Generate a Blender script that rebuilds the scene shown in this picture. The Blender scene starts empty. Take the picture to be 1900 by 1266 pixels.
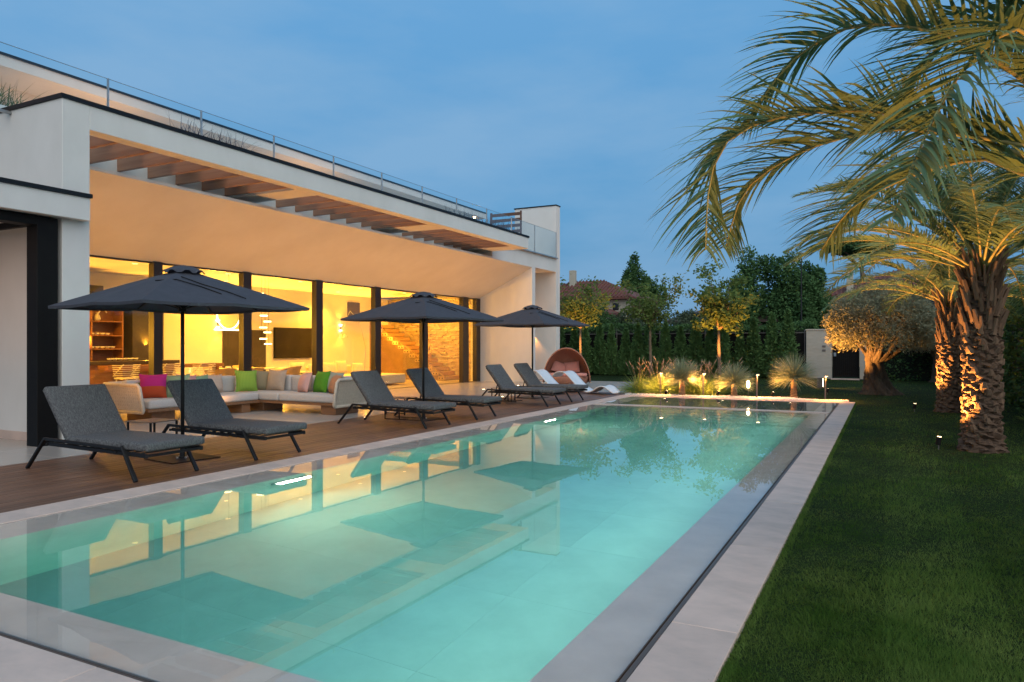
import bpy, math, random
import numpy as np
from mathutils import Vector, Matrix
R = math.radians
random.seed(7)
rng = np.random.default_rng(7)
scene = bpy.context.scene
col = scene.collection

# ------------------------------------------------------------------ camera, sky, exposure
cam_d = bpy.data.cameras.new('camera')
cam = bpy.data.objects.new('camera', cam_d); col.objects.link(cam)
cam.location = (0, 0, 1.5)
cam.rotation_euler = (R(90), 0, 0.4737)
cam_d.sensor_width = 36; cam_d.lens = 25.52; cam_d.shift_y = 0.0040
cam_d.clip_end = 2000; cam_d.clip_start = 0.05
scene.camera = cam

w = bpy.data.worlds.new('World'); scene.world = w; w.use_nodes = True
nt = w.node_tree; N = nt.nodes; L_ = nt.links; N.clear()
sky = N.new('ShaderNodeTexSky'); sky.sky_type = 'NISHITA'; sky.sun_disc = False
sky.sun_elevation = R(2.0); sky.sun_rotation = R(135); sky.air_density = 1.2; sky.dust_density = 0.6; sky.ozone_density = 4.0
tc = N.new('ShaderNodeTexCoord')
mp = N.new('ShaderNodeMapping'); mp.inputs['Scale'].default_value = (1.2, 1.2, 4.0)
L_.new(tc.outputs['Generated'], mp.inputs['Vector'])
no = N.new('ShaderNodeTexNoise'); no.inputs['Scale'].default_value = 2.2; no.inputs['Detail'].default_value = 7; no.inputs['Roughness'].default_value = 0.55
L_.new(mp.outputs['Vector'], no.inputs['Vector'])
cr = N.new('ShaderNodeValToRGB'); cr.color_ramp.elements[0].position = 0.36; cr.color_ramp.elements[1].position = 0.66
cr.color_ramp.elements[0].color = (0, 0, 0, 1); cr.color_ramp.elements[1].color = (1, 1, 1, 1)
L_.new(no.outputs['Fac'], cr.inputs['Fac'])
# dusk sky: Nishita sky balanced with an even blue of high thin cloud
mixb = N.new('ShaderNodeMix'); mixb.data_type = 'RGBA'; mixb.inputs['Factor'].default_value = 0.90
sc_ = N.new('ShaderNodeMix'); sc_.data_type = 'RGBA'; sc_.blend_type = 'MULTIPLY'; sc_.inputs['Factor'].default_value = 1
sc_.inputs['B'].default_value = (6, 6, 6, 1)
L_.new(sky.outputs['Color'], sc_.inputs['A'])
SKYK = 10.0
sep = N.new('ShaderNodeSeparateXYZ'); L_.new(tc.outputs['Generated'], sep.inputs[0])
gr = N.new('ShaderNodeValToRGB')
e = gr.color_ramp.elements
e[0].position = 0.0; e[0].color = (0.098*SKYK/10, 0.285*SKYK/10, 0.54*SKYK/10, 1)
e[1].position = 0.62; e[1].color = (0.185*SKYK/10, 0.43*SKYK/10, 0.74*SKYK/10, 1)
m_ = gr.color_ramp.elements.new(0.18); m_.color = (0.104*SKYK/10, 0.325*SKYK/10, 0.60*SKYK/10, 1)
L_.new(sep.outputs['Z'], gr.inputs['Fac'])
up = N.new('ShaderNodeMix'); up.data_type = 'RGBA'; up.blend_type = 'MULTIPLY'; up.inputs['Factor'].default_value = 1
up.inputs['B'].default_value = (SKYK, SKYK, SKYK, 1)
L_.new(gr.outputs['Color'], up.inputs['A'])
L_.new(sc_.outputs['Result'], mixb.inputs['A']); L_.new(up.outputs['Result'], mixb.inputs['B'])
cl = N.new('ShaderNodeMix'); cl.data_type = 'RGBA'
cmul = N.new('ShaderNodeMath'); cmul.operation = 'MULTIPLY'; cmul.inputs[1].default_value = 0.62
L_.new(cr.outputs['Color'], cmul.inputs[0]); L_.new(cmul.outputs[0], cl.inputs['Factor'])
L_.new(mixb.outputs['Result'], cl.inputs['A'])
cl.inputs['B'].default_value = (0.265*SKYK, 0.455*SKYK, 0.68*SKYK, 1)
bg = N.new('ShaderNodeBackground'); bg.inputs['Strength'].default_value = 0.1
L_.new(cl.outputs['Result'], bg.inputs['Color'])
wo = N.new('ShaderNodeOutputWorld'); L_.new(bg.outputs[0], wo.inputs['Surface'])

# afterglow of the sun that has just set behind the camera: very soft, low
sun_d = bpy.data.lights.new('sun', 'SUN'); sun_d.energy = 2.3; sun_d.angle = R(80); sun_d.color = (1.0, 0.90, 0.76)
sun = bpy.data.objects.new('sun', sun_d); col.objects.link(sun)
sun.rotation_euler = Vector((-0.62, 0.66, -0.62)).to_track_quat('-Z', 'Y').to_euler()

scene.view_settings.view_transform = 'Standard'; scene.view_settings.look = 'None'
scene.view_settings.exposure = 0; scene.view_settings.gamma = 1; scene.view_settings.use_curve_mapping = False
scene.render.engine = 'CYCLES'
cy = scene.cycles
cy.use_denoising = True
try: cy.denoiser = 'OPENIMAGEDENOISE'
except Exception: pass
cy.max_bounces = 10; cy.diffuse_bounces = 3; cy.glossy_bounces = 4; cy.transmission_bounces = 8; cy.transparent_max_bounces = 24; cy.volume_bounces = 0
cy.sample_clamp_indirect = 6; cy.caustics_reflective = False; cy.caustics_refractive = True
cy.blur_glossy = 0.5

UPL = 185
WARM = (1.0, 0.40, 0.085); INT = (1.0, 0.44, 0.035)

# ------------------------------------------------------------------ helpers
def mk_mesh(name, V, F, smooth=False):
    me = bpy.data.meshes.new(name)
    V = np.asarray(V, dtype=np.float32)
    if isinstance(F, np.ndarray):
        n, k = F.shape
        me.vertices.add(len(V)); me.vertices.foreach_set('co', V.ravel())
        me.loops.add(n*k); me.loops.foreach_set('vertex_index', F.astype(np.int32).ravel())
        me.polygons.add(n); me.polygons.foreach_set('loop_start', np.arange(0, n*k, k, dtype=np.int32))
        me.polygons.foreach_set('loop_total', np.full(n, k, dtype=np.int32))
        me.update(calc_edges=True)
    else:
        me.from_pydata([tuple(map(float, v)) for v in V], [], F); me.update()
    if smooth: me.polygons.foreach_set('use_smooth', np.ones(len(me.polygons), dtype=bool))
    return me

class MB:
    def __init__(s): s.v = []; s.f = []
    def add(s, V, F):
        b = len(s.v); s.v += [tuple(map(float, p)) for p in V]; s.f += [tuple(b+i for i in f) for f in F]; return s
    def box(s, x0, y0, z0, x1, y1, z1, b=0.0, M=None):
        if x0 > x1: x0, x1 = x1, x0
        if y0 > y1: y0, y1 = y1, y0
        if z0 > z1: z0, z1 = z1, z0
        lo = (x0, y0, z0); hi = (x1, y1, z1)
        if b <= 0:
            V = [(x, y, z) for z in (z0, z1) for y in (y0, y1) for x in (x0, x1)]
            F = [(0, 2, 3, 1), (4, 5, 7, 6), (0, 1, 5, 4), (1, 3, 7, 5), (3, 2, 6, 7), (2, 0, 4, 6)]
        else:
            b = min(b, *( (hi[i]-lo[i])*0.45 for i in range(3)))
            V = []; idx = {}
            for cx in (0, 1):
                for cy_ in (0, 1):
                    for cz in (0, 1):
                        c = (cx, cy_, cz)
                        for a in range(3):
                            p = []
                            for i in range(3):
                                e_ = lo[i] if c[i] == 0 else hi[i]
                                s_ = 1 if c[i] == 0 else -1
                                p.append(e_ if i == a else e_ + s_*b)
                            idx[(c, a)] = len(V); V.append(tuple(p))
            F = []
            def ordq(q, n):
                P = [Vector(V[i]) for i in q]
                nn = (P[1]-P[0]).cross(P[2]-P[0])
                return tuple(q) if nn.dot(Vector(n)) > 0 else tuple(reversed(q))
            for a in range(3):
                o = [i for i in range(3) if i != a]
                for sgn in (0, 1):
                    q = []
                    for (u, v_) in ((0, 0), (1, 0), (1, 1), (0, 1)):
                        c = [0, 0, 0]; c[a] = sgn; c[o[0]] = u; c[o[1]] = v_
                        q.append(idx[(tuple(c), a)])
                    n = [0, 0, 0]; n[a] = 1 if sgn else -1
                    F.append(ordq(q, n))
            for a in range(3):
                o = [i for i in range(3) if i != a]
                for u in (0, 1):
                    for v_ in (0, 1):
                        c0 = [0, 0, 0]; c1 = [0, 0, 0]; c0[a] = 0; c1[a] = 1
                        c0[o[0]] = c1[o[0]] = u; c0[o[1]] = c1[o[1]] = v_
                        q = [idx[(tuple(c0), o[0])], idx[(tuple(c1), o[0])], idx[(tuple(c1), o[1])], idx[(tuple(c0), o[1])]]
                        n = [0, 0, 0]; n[o[0]] = 1 if u else -1; n[o[1]] = 1 if v_ else -1
                        F.append(ordq(q, n))
            for cx in (0, 1):
                for cy_ in (0, 1):
                    for cz in (0, 1):
                        c = (cx, cy_, cz)
                        F.append(ordq([idx[(c, a)] for a in range(3)], [1 if k else -1 for k in c]))
        if M is not None: V = [tuple(M @ Vector(p)) for p in V]
        return s.add(V, F)
    def tube(s, pts, r, n=8, cap=True):
        pts = [Vector(p) for p in pts]
        rr = r if hasattr(r, '__len__') else [r]*len(pts)
        V = []; F = []
        a = None
        for i, p in enumerate(pts):
            t = (pts[min(i+1, len(pts)-1)] - pts[max(i-1, 0)]).normalized()
            if a is None:
                a = t.orthogonal().normalized()
            a = (a - t*a.dot(t))
            if a.length < 1e-5: a = t.orthogonal()
            a.normalize(); b = t.cross(a)
            for k in range(n):
                th = 2*math.pi*k/n
                V.append(p + (a*math.cos(th) + b*math.sin(th))*rr[i])
        for i in range(len(pts)-1):
            for k in range(n):
                F.append((i*n+k, i*n+(k+1) % n, (i+1)*n+(k+1) % n, (i+1)*n+k))
        if cap:
            F.append(tuple(reversed(range(n)))); F.append(tuple((len(pts)-1)*n+k for k in range(n)))
        return s.add(V, F)
    def bar(s, p, q, w_, h, b=0.0):
        p = Vector(p); q = Vector(q); d = q-p; Ln = d.length; t = d.normalized()
        up_ = Vector((0, 0, 1)) if abs(t.z) < 0.95 else Vector((0, 1, 0))
        y = up_.cross(t).normalized(); z = t.cross(y)
        M = Matrix(((t.x, y.x, z.x, p.x), (t.y, y.y, z.y, p.y), (t.z, y.z, z.z, p.z), (0, 0, 0, 1)))
        return s.box(0, -w_/2, -h/2, Ln, w_/2, h/2, b, M)
    def prism(s, poly, axis, a0, a1):
        # poly = 2D points; axis 'y': (x,z) extruded in y ; 'z': (x,y) extruded in z ; 'x': (y,z)
        def P(u, v, a):
            return (u, a, v) if axis == 'y' else ((u, v, a) if axis == 'z' else (a, u, v))
        n = len(poly)
        area = sum(poly[i][0]*poly[(i+1) % n][1]-poly[(i+1) % n][0]*poly[i][1] for i in range(n))
        if area < 0: poly = poly[::-1]
        V = [P(u, v, a0) for u, v in poly] + [P(u, v, a1) for u, v in poly]
        F = [tuple(reversed(range(n))), tuple(range(n, 2*n))] + [(i, (i+1) % n, n+(i+1) % n, n+i) for i in range(n)]
        if axis == 'y': F = [tuple(reversed(f)) for f in F]
        return s.add(V, F)
    def lathe(s, prof, n=24, c=(0, 0, 0)):
        V = []; F = []
        for r_, z in prof:
            for k in range(n):
                th = 2*math.pi*k/n; V.append((c[0]+r_*math.cos(th), c[1]+r_*math.sin(th), c[2]+z))
        for i in range(len(prof)-1):
            for k in range(n):
                F.append((i*n+k, i*n+(k+1) % n, (i+1)*n+(k+1) % n, (i+1)*n+k))
        F.append(tuple(reversed(range(n)))); F.append(tuple((len(prof)-1)*n+k for k in range(n)))
        return s.add(V, F)
    def build(s, name, m, parent=None, smooth=False, world=True):
        V = s.v
        if parent is not None and world:
            o = root_off(parent); V = [(x-o[0], y-o[1], z-o[2]) for x, y, z in V]
        me = mk_mesh(name, V, s.f, smooth)
        return link(name, me, m, parent)

OFF = {}
def root_off(p): return OFF.get(p.name, (0, 0, 0))
def link(name, me, m, parent=None):
    o = bpy.data.objects.new(name, me); col.objects.link(o)
    if m is not None and len(me.materials) == 0: me.materials.append(m)
    if parent is not None:
        o.parent = parent
        if parent.name in OFF: OFF[o.name] = OFF[parent.name]
    return o
def tag(o, label=None, cat=None, group=None, kind=None):
    if label: o['label'] = label
    if cat: o['category'] = cat
    if group: o['group'] = group
    if kind: o['kind'] = kind
    return o
def thing(name, label, cat, loc=(0, 0, 0), rz=0, group=None, world=False):
    """Empty at the thing's base; world=True: its parts are given in world coordinates"""
    o = bpy.data.objects.new(name, None); col.objects.link(o)
    o.empty_display_size = 0.2
    o.location = loc; o.rotation_euler = (0, 0, rz)
    if world: OFF[o.name] = tuple(loc)
    return tag(o, label, cat, group)
KIDS = {}
def copy_tree(o, parent=None):
    kids = list(o.children)
    c = o.copy(); col.objects.link(c)
    if parent is not None: c.parent = parent
    for k in kids: copy_tree(k, c)
    return c
def place(src, loc, rz=0, label=None, group=None, first=False, scale=1):
    o = src if first else copy_tree(src)
    o.location = loc; o.rotation_euler = (0, 0, rz); o.scale = (scale,)*3
    if label: o['label'] = label
    if group: o['group'] = group
    return o
ORD = ['first', 'second', 'third', 'fourth', 'fifth', 'sixth', 'seventh', 'eighth', 'ninth', 'tenth', 'eleventh', 'twelfth', 'thirteenth', 'fourteenth',
       'fifteenth', 'sixteenth', 'seventeenth', 'eighteenth', 'nineteenth', 'twentieth', 'twenty-first', 'twenty-second', 'twenty-third', 'twenty-fourth', 'twenty-fifth']

# ------------------------------------------------------------------ materials
def mat(name, c, rough=0.6, c2=None, scale=6, detail=6, stretch=(1, 1, 1), bump=0.0, bscale=None, metal=0, rv=0.0, spec=0.5,
        fac=(0.3, 0.7), trans=0.0, sheen=0, coord='Object', bdist=0.01, rough2=None):
    m = bpy.data.materials.new(name); m.use_nodes = True
    t = m.node_tree; n = t.nodes; l = t.links
    b = n['Principled BSDF']
    b.inputs['Roughness'].default_value = rough; b.inputs['Metallic'].default_value = metal
    b.inputs['Specular IOR Level'].default_value = spec
    if c2 is None: c2 = tuple(x*0.86 for x in c)
    tcn = n.new('ShaderNodeTexCoord'); mpn = n.new('ShaderNodeMapping'); mpn.inputs['Scale'].default_value = stretch
    l.new(tcn.outputs[coord], mpn.inputs['Vector'])
    nz = n.new('ShaderNodeTexNoise'); nz.inputs['Scale'].default_value = scale; nz.inputs['Detail'].default_value = detail
    nz.inputs['Roughness'].default_value = 0.62
    l.new(mpn.outputs[0], nz.inputs['Vector'])
    rmp = n.new('ShaderNodeMapRange'); rmp.inputs['From Min'].default_value = fac[0]; rmp.inputs['From Max'].default_value = fac[1]
    l.new(nz.outputs['Fac'], rmp.inputs['Value'])
    mx = n.new('ShaderNodeMix'); mx.data_type = 'RGBA'; mx.inputs['A'].default_value = (*c, 1); mx.inputs['B'].default_value = (*c2, 1)
    l.new(rmp.outputs[0], mx.inputs['Factor'])
    out = mx.outputs['Result']
    if rv > 0:
        oi = n.new('ShaderNodeObjectInfo'); mr = n.new('ShaderNodeMapRange')
        mr.inputs['To Min'].default_value = 1-rv; mr.inputs['To Max'].default_value = 1+rv
        l.new(oi.outputs['Random'], mr.inputs['Value'])
        vm = n.new('ShaderNodeVectorMath'); vm.operation = 'SCALE'
        l.new(out, vm.inputs[0]); l.new(mr.outputs[0], vm.inputs['Scale']); out = vm.outputs[0]
    l.new(out, b.inputs['Base Color'])
    if rough2 is not None:
        rr = n.new('ShaderNodeMapRange'); rr.inputs['From Min'].default_value = fac[0]; rr.inputs['From Max'].default_value = fac[1]
        rr.inputs['To Min'].default_value = rough; rr.inputs['To Max'].default_value = rough2
        l.new(nz.outputs['Fac'], rr.inputs['Value']); l.new(rr.outputs[0], b.inputs['Roughness'])
    if bump > 0:
        nb = n.new('ShaderNodeTexNoise'); nb.inputs['Scale'].default_value = bscale or scale*6; nb.inputs['Detail'].default_value = 4
        l.new(mpn.outputs[0], nb.inputs['Vector'])
        bp = n.new('ShaderNodeBump'); bp.inputs['Strength'].default_value = bump; bp.inputs['Distance'].default_value = bdist
        l.new(nb.outputs['Fac'], bp.inputs['Height']); l.new(bp.outputs[0], b.inputs['Normal'])
    if trans > 0:
        # thin leaf: part of the light passes through
        tl = n.new('ShaderNodeBsdfTranslucent'); ms = n.new('ShaderNodeMixShader'); ms.inputs[0].default_value = trans
        l.new(out, tl.inputs['Color']); l.new(b.outputs[0], ms.inputs[1]); l.new(tl.outputs[0], ms.inputs[2])
        l.new(ms.outputs[0], n['Material Output'].inputs['Surface'])
    return m
def emis(name, c, s):
    m = bpy.data.materials.new(name); m.use_nodes = True
    n = m.node_tree.nodes; b = n['Principled BSDF']
    b.inputs['Base Color'].default_value = (0.8, 0.8, 0.8, 1); b.inputs['Emission Color'].default_value = (*c, 1); b.inputs['Emission Strength'].default_value = s
    return m
def glass(name, tint=(0.96, 0.98, 0.97), ior=1.45, extra=0.0):
    m = bpy.data.materials.new(name); m.use_nodes = True
    t = m.node_tree; n = t.nodes; l = t.links; n.remove(n['Principled BSDF'])
    tr = n.new('ShaderNodeBsdfTransparent'); tr.inputs['Color'].default_value = (*tint, 1)
    gl = n.new('ShaderNodeBsdfGlossy'); gl.inputs['Roughness'].default_value = 0.0
    fr = n.new('ShaderNodeFresnel'); fr.inputs['IOR'].default_value = ior
    ms = n.new('ShaderNodeMixShader')
    ge = n.new('ShaderNodeNewGeometry'); mi = n.new('ShaderNodeMix'); mi.inputs['A'].default_value = ior; mi.inputs['B'].default_value = 1/ior
    l.new(ge.outputs['Backfacing'], mi.inputs['Factor']); l.new(mi.outputs['Result'], fr.inputs['IOR'])
    l.new(fr.outputs[0], ms.inputs[0]); l.new(tr.outputs[0], ms.inputs[1]); l.new(gl.outputs[0], ms.inputs[2])
    l.new(ms.outputs[0], n['Material Output'].inputs['Surface'])
    return m
def stripes(m, scale, axis_rot, c, c2, thr=0.5):
    """woven stripes laid over a fabric: sets base colour from a wave texture"""
    t = m.node_tree; n = t.nodes; l = t.links; b = n['Principled BSDF']
    tcn = n.new('ShaderNodeTexCoord'); mpn = n.new('ShaderNodeMapping'); mpn.inputs['Rotation'].default_value = axis_rot
    wv = n.new('ShaderNodeTexWave'); wv.inputs['Scale'].default_value = scale; wv.inputs['Distortion'].default_value = 0.6; wv.inputs['Detail'].default_value = 2
    l.new(tcn.outputs['Object'], mpn.inputs[0]); l.new(mpn.outputs[0], wv.inputs[0])
    mx = n.new('ShaderNodeMix'); mx.data_type = 'RGBA'; mx.inputs['A'].default_value = (*c, 1); mx.inputs['B'].default_value = (*c2, 1)
    l.new(wv.outputs['Fac'], mx.inputs['Factor']); l.new(mx.outputs['Result'], b.inputs['Base Color'])
    return m

m_plaster = mat('plaster', (0.68, 0.665, 0.63), 0.85, (0.60, 0.585, 0.55), scale=0.9, detail=10, stretch=(1, 1, .6), bump=0.18, bscale=26, bdist=0.006)
m_plaster2 = mat('plaster_interior', (0.70, 0.67, 0.60), 0.9, (0.66, 0.63, 0.56), scale=1)
m_cap = mat('dark_metal_cap', (0.008, 0.009, 0.012), 0.5, scale=3, spec=.25)
m_black = mat('black_frame', (0.006, 0.005, 0.005), 0.6, (0.009, 0.008, 0.007), scale=4, spec=.15)
m_mull = mat('mullion_bronze', (0.022, 0.015, 0.011), 0.42, scale=3)
m_joist = mat('joist_wood', (0.34, 0.18, 0.11), 0.6, (0.25, 0.125, 0.075), scale=3, stretch=(0.3, 6, 6), bump=0.1, rv=0.08)
m_deck = mat('deck_wood', (0.200, 0.098, 0.056), 0.38, (0.110, 0.053, 0.032), scale=2.2, stretch=(22, 0.5, 4), bump=0.25, bscale=9, rv=0.22, rough2=0.55, bdist=0.003)
m_deckbase = mat('deck_base', (0.02, 0.015, 0.012), 0.9)
m_stone = mat('pale_stone', (0.64, 0.48, 0.395), 0.55, (0.46, 0.36, 0.305), scale=2.2, detail=10, stretch=(1, 1.6, 1), bump=0.08, bscale=40, rv=0.05, rough2=0.7, coord='Object', bdist=0.003, spec=.3)
m_terr = mat('terrace_stone', (0.42, 0.385, 0.345), 0.27, (0.385, 0.35, 0.312), scale=0.9, detail=9, stretch=(1, 1, 1), rv=0.012)
m_poolst = mat('pool_stone', (0.50, 0.47, 0.43), 0.6, (0.41, 0.385, 0.35), scale=2.0, detail=9, rv=0.04)
m_ledge = mat('pool_ledge_stone', (0.80, 0.67, 0.57), 0.6, (0.66, 0.545, 0.46), scale=2.2, detail=10, rv=0.05)
m_shal = mat('shallow_pool_stone', (0.26, 0.24, 0.20), 0.6, (0.20, 0.18, 0.15), scale=2.2, detail=10)
m_slot = mat('slot_metal', (0.14, 0.085, 0.055), 0.4, scale=8, metal=0.4)
m_fabric = mat('umbrella_fabric', (0.056, 0.059, 0.075), 0.9, (0.044, 0.047, 0.060), scale=9, bump=0.2, bscale=160, trans=0.12, bdist=0.002)
m_lfab = mat('lounger_fabric', (0.135, 0.135, 0.135), 0.95, (0.045, 0.045, 0.048), scale=42, detail=4, stretch=(1, 3.5, 1), bump=0.35, bscale=150, fac=(0.35, 0.65), bdist=0.003)
m_lmetal = mat('charcoal_metal', (0.012, 0.012, 0.013), 0.5, scale=10, spec=.25)
m_strap = mat('lounger_strap', (0.03, 0.03, 0.032), 0.8, scale=30)
m_sofafab = mat('sofa_fabric', (0.50, 0.48, 0.46), 0.9, (0.44, 0.42, 0.40), scale=30, bump=0.15, bscale=200, bdist=0.003)
m_wicker = mat('sofa_weave', (0.62, 0.56, 0.47), 0.8, (0.50, 0.45, 0.37), scale=25, bump=0.3, bscale=80)
m_sofawood = mat('sofa_teak', (0.26, 0.13, 0.065), 0.5, (0.18, 0.09, 0.045), scale=3, stretch=(1, 8, 8))
m_rattan = mat('rattan', (0.36, 0.17, 0.115), 0.75, (0.24, 0.11, 0.075), scale=40, bump=0.3, bscale=90)
m_pink = mat('pink_fabric', (0.55, 0.26, 0.22), 0.9, (0.48, 0.22, 0.19), scale=20, bump=0.1, bscale=150)
m_white = mat('white_polymer', (0.72, 0.75, 0.78), 0.35, (0.68, 0.71, 0.74), scale=3)
m_leafp = mat('palm_leaf', (0.175, 0.26, 0.125), 0.6, (0.10, 0.17, 0.085), scale=1.5, trans=0.16, rv=0.15)
m_rachis = mat('palm_rachis', (0.42, 0.38, 0.13), 0.55, (0.22, 0.20, 0.07), scale=6, rv=0.1)
m_bark = mat('palm_bark', (0.145, 0.085, 0.05), 0.9, (0.055, 0.034, 0.022), scale=9, detail=9, stretch=(1, 1, 2), bump=0.8, bscale=26, bdist=0.03)
m_stub = mat('palm_stub', (0.20, 0.125, 0.075), 0.85, (0.09, 0.055, 0.034), scale=9, stretch=(1, 1, 0.3), bump=0.5, bscale=40, rv=0.25)
m_trunk = mat('tree_bark', (0.20, 0.145, 0.09), 0.9, (0.11, 0.08, 0.05), scale=12, stretch=(1, 1, 0.3), bump=0.5, bscale=30)
m_olivebark = mat('olive_bark', (0.10, 0.075, 0.05), 0.95, (0.025, 0.019, 0.013), scale=5, detail=12, stretch=(1.5, 1.5, 0.35), bump=1.0, bscale=12, bdist=0.05)
m_leafy = mat('young_leaf', (0.10, 0.165, 0.045), 0.55, (0.155, 0.20, 0.05), scale=2, trans=0.35)
m_olive = mat('olive_leaf', (0.17, 0.185, 0.11), 0.6, (0.26, 0.25, 0.16), scale=7, trans=0.2)
m_thuja = mat('thuja_leaf', (0.085, 0.175, 0.060), 0.75, (0.12, 0.21, 0.07), scale=5, trans=0.15, rv=0.2)
m_hedge = mat('hedge_leaf', (0.055, 0.120, 0.040), 0.75, (0.085, 0.150, 0.05), scale=2, trans=0.15)
m_dark = mat('dark_tree_leaf', (0.045, 0.105, 0.038), 0.75, (0.075, 0.145, 0.05), scale=0.7, trans=0.15)
m_mid = mat('far_tree_leaf', (0.075, 0.11, 0.065), 0.75, (0.085, 0.11, 0.065), scale=0.6, trans=0.15)
m_grass = mat('grass_blade', (0.045, 0.112, 0.014), 0.8, (0.150, 0.215, 0.050), scale=1.3, detail=8, trans=0.25)
m_lawn = mat('lawn_soil', (0.010, 0.022, 0.004), 0.95, (0.024, 0.042, 0.009), scale=1.6, detail=14, bump=1.0, bscale=45, bdist=0.05)
m_penn = mat('fountain_grass', (0.15, 0.24, 0.055), 0.6, (0.22, 0.30, 0.08), scale=4, trans=0.35)
m_plume = mat('grass_plume', (0.42, 0.34, 0.25), 0.9, (0.34, 0.24, 0.16), scale=20, trans=0.3)
m_yucca = mat('yucca_leaf', (0.36, 0.39, 0.24), 0.5, (0.24, 0.29, 0.18), scale=5, trans=0.2)
m_ytrunk = mat('yucca_trunk', (0.30, 0.20, 0.13), 0.95, (0.20, 0.13, 0.08), scale=14, stretch=(1, 1, 3), bump=0.8, bscale=60)
m_gravel = mat('white_gravel', (0.78, 0.76, 0.72), 0.8, (0.64, 0.61, 0.57), scale=25)
m_pillar = mat('travertine', (0.46, 0.42, 0.35), 0.7, (0.38, 0.34, 0.28), scale=3, stretch=(1, 1, 4), bump=0.1)
m_housew = mat('cream_render', (0.42, 0.38, 0.30), 0.9, (0.36, 0.33, 0.26), scale=0.7)
m_tile = mat('terracotta_roof', (0.16, 0.052, 0.035), 0.85, (0.09, 0.034, 0.026), scale=1.6, detail=8, bump=0.3, rv=0.1)
m_tileb = mat('brown_roof_tile', (0.075, 0.05, 0.042), 0.85, (0.05, 0.035, 0.03), scale=2.5, detail=8)
m_wood = mat('warm_wood', (0.30, 0.13, 0.05), 0.45, (0.20, 0.085, 0.032), scale=3, stretch=(8, 1, 8))
m_tread = mat('stair_oak', (0.50, 0.30, 0.13), 0.45, (0.40, 0.23, 0.10), scale=4, stretch=(1, 6, 6), rv=0.05)
m_conc = mat('rust_render', (0.30, 0.17, 0.07), 0.8, (0.22, 0.12, 0.05), scale=3, detail=9)
m_stonew = mat('split_stone', (0.46, 0.36, 0.23), 0.9, (0.30, 0.23, 0.14), scale=5, rv=0.25, bump=0.5)
m_intfl = mat('interior_floor', (0.42, 0.36, 0.28), 0.25, scale=1)
m_screen = mat('screen_black', (0.012, 0.010, 0.009), 0.25, (0.02, 0.016, 0.012), scale=3)
m_darkp = mat('dark_panel', (0.055, 0.045, 0.035), 0.4, (0.035, 0.028, 0.02), scale=2.5, detail=8)
m_cream = mat('cream_upholstery', (0.62, 0.55, 0.42), 0.9, scale=10)
m_chair = mat('chair_shell', (0.50, 0.33, 0.14), 0.6, scale=10)
m_int_white = mat('white_lacquer', (0.70, 0.66, 0.56), 0.4, scale=4)
m_rgrass = mat('roof_grass_blade', (0.05, 0.04, 0.06), 0.7, scale=5)
for _m in (m_leafp, m_leafy, m_olive, m_thuja, m_hedge, m_dark, m_mid, m_grass, m_lawn, m_penn, m_plume, m_yucca):
    _m.node_tree.nodes['Principled BSDF'].inputs['Specular IOR Level'].default_value = 0.12
m_brown = mat('louvre_wood', (0.12, 0.065, 0.045), 0.7, scale=4, spec=.2)
m_soil = mat('soil', (0.05, 0.035, 0.022), 0.95, scale=10, bump=0.8)
m_glass = glass('window_glass')
m_bal = glass('balustrade_glass', (0.93, 0.975, 0.985))
m_steel = mat('steel', (0.45, 0.47, 0.48), 0.35, scale=10, metal=0.8)
m_grey = mat('grey_metal', (0.16, 0.14, 0.13), 0.45, scale=10, metal=0.3)
m_emw = emis('lamp_glow', (1.0, 0.72, 0.38), 14)
m_emi = emis('interior_lamp_glow', (1.0, 0.70, 0.30), 9)
m_ceil = emis('ceiling_lens_glow', (1.0, 0.62, 0.22), 2.2)
m_empool = emis('pool_lamp_glow', (1.0, 0.93, 0.72), 26)

def lamp(name, kind, loc, energy, color, target=None, size=0.1, spot=60, blend=0.6, size_y=None, shape=None):
    d = bpy.data.lights.new(name, kind); d.energy = energy; d.color = color
    if kind == 'AREA':
        d.size = size
        if shape: d.shape = shape
        if size_y: d.shape = 'RECTANGLE'; d.size_y = size_y
    else: d.shadow_soft_size = size
    if kind == 'SPOT': d.spot_size = R(spot); d.spot_blend = blend
    o = bpy.data.objects.new(name, d); col.objects.link(o); o.location = loc
    if target is not None:
        o.rotation_euler = (Vector(target)-Vector(loc)).to_track_quat('-Z', 'Y').to_euler()
    return o

# ------------------------------------------------------------------ the setting: ground, lawn, pool, deck, terrace
def holed_sheet(name, z, x0, y0, x1, y1, hx0, hy0, hx1, hy1, m):
    b = MB()
    for (a, c, d, e_) in ((x0, y0, hx0, y1), (hx1, y0, x1, y1), (hx0, y0, hx1, hy0), (hx0, hy1, hx1, y1)):
        b.add([(a, c, z), (d, c, z), (d, e_, z), (a, e_, z)], [(0, 1, 2, 3)])
    return b.build(name, m)
lawn = holed_sheet('lawn', -0.03, -400, -60, 400, 700, -22, -3, -0.675, 21.15, m_lawn); tag(lawn, kind='structure')

PX0, PX1, PY0, PY1 = -6.60, -1.07, 2.17, 20.66      # water outline
FX0, FX1, FY0, FY1 = -6.13, -1.43, 2.53, 17.44       # deep basin
D = 1.30
pool = thing('pool_basin', None, None, (-3.8, 11.4, 0), world=True); tag(pool, kind='structure')
b = MB(); b.box(PX0-.4, PY0-.4, -D-.2, PX1+.4, PY1+.4, -D-.002); b.build('basin_floor', m_poolst, pool)
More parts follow.
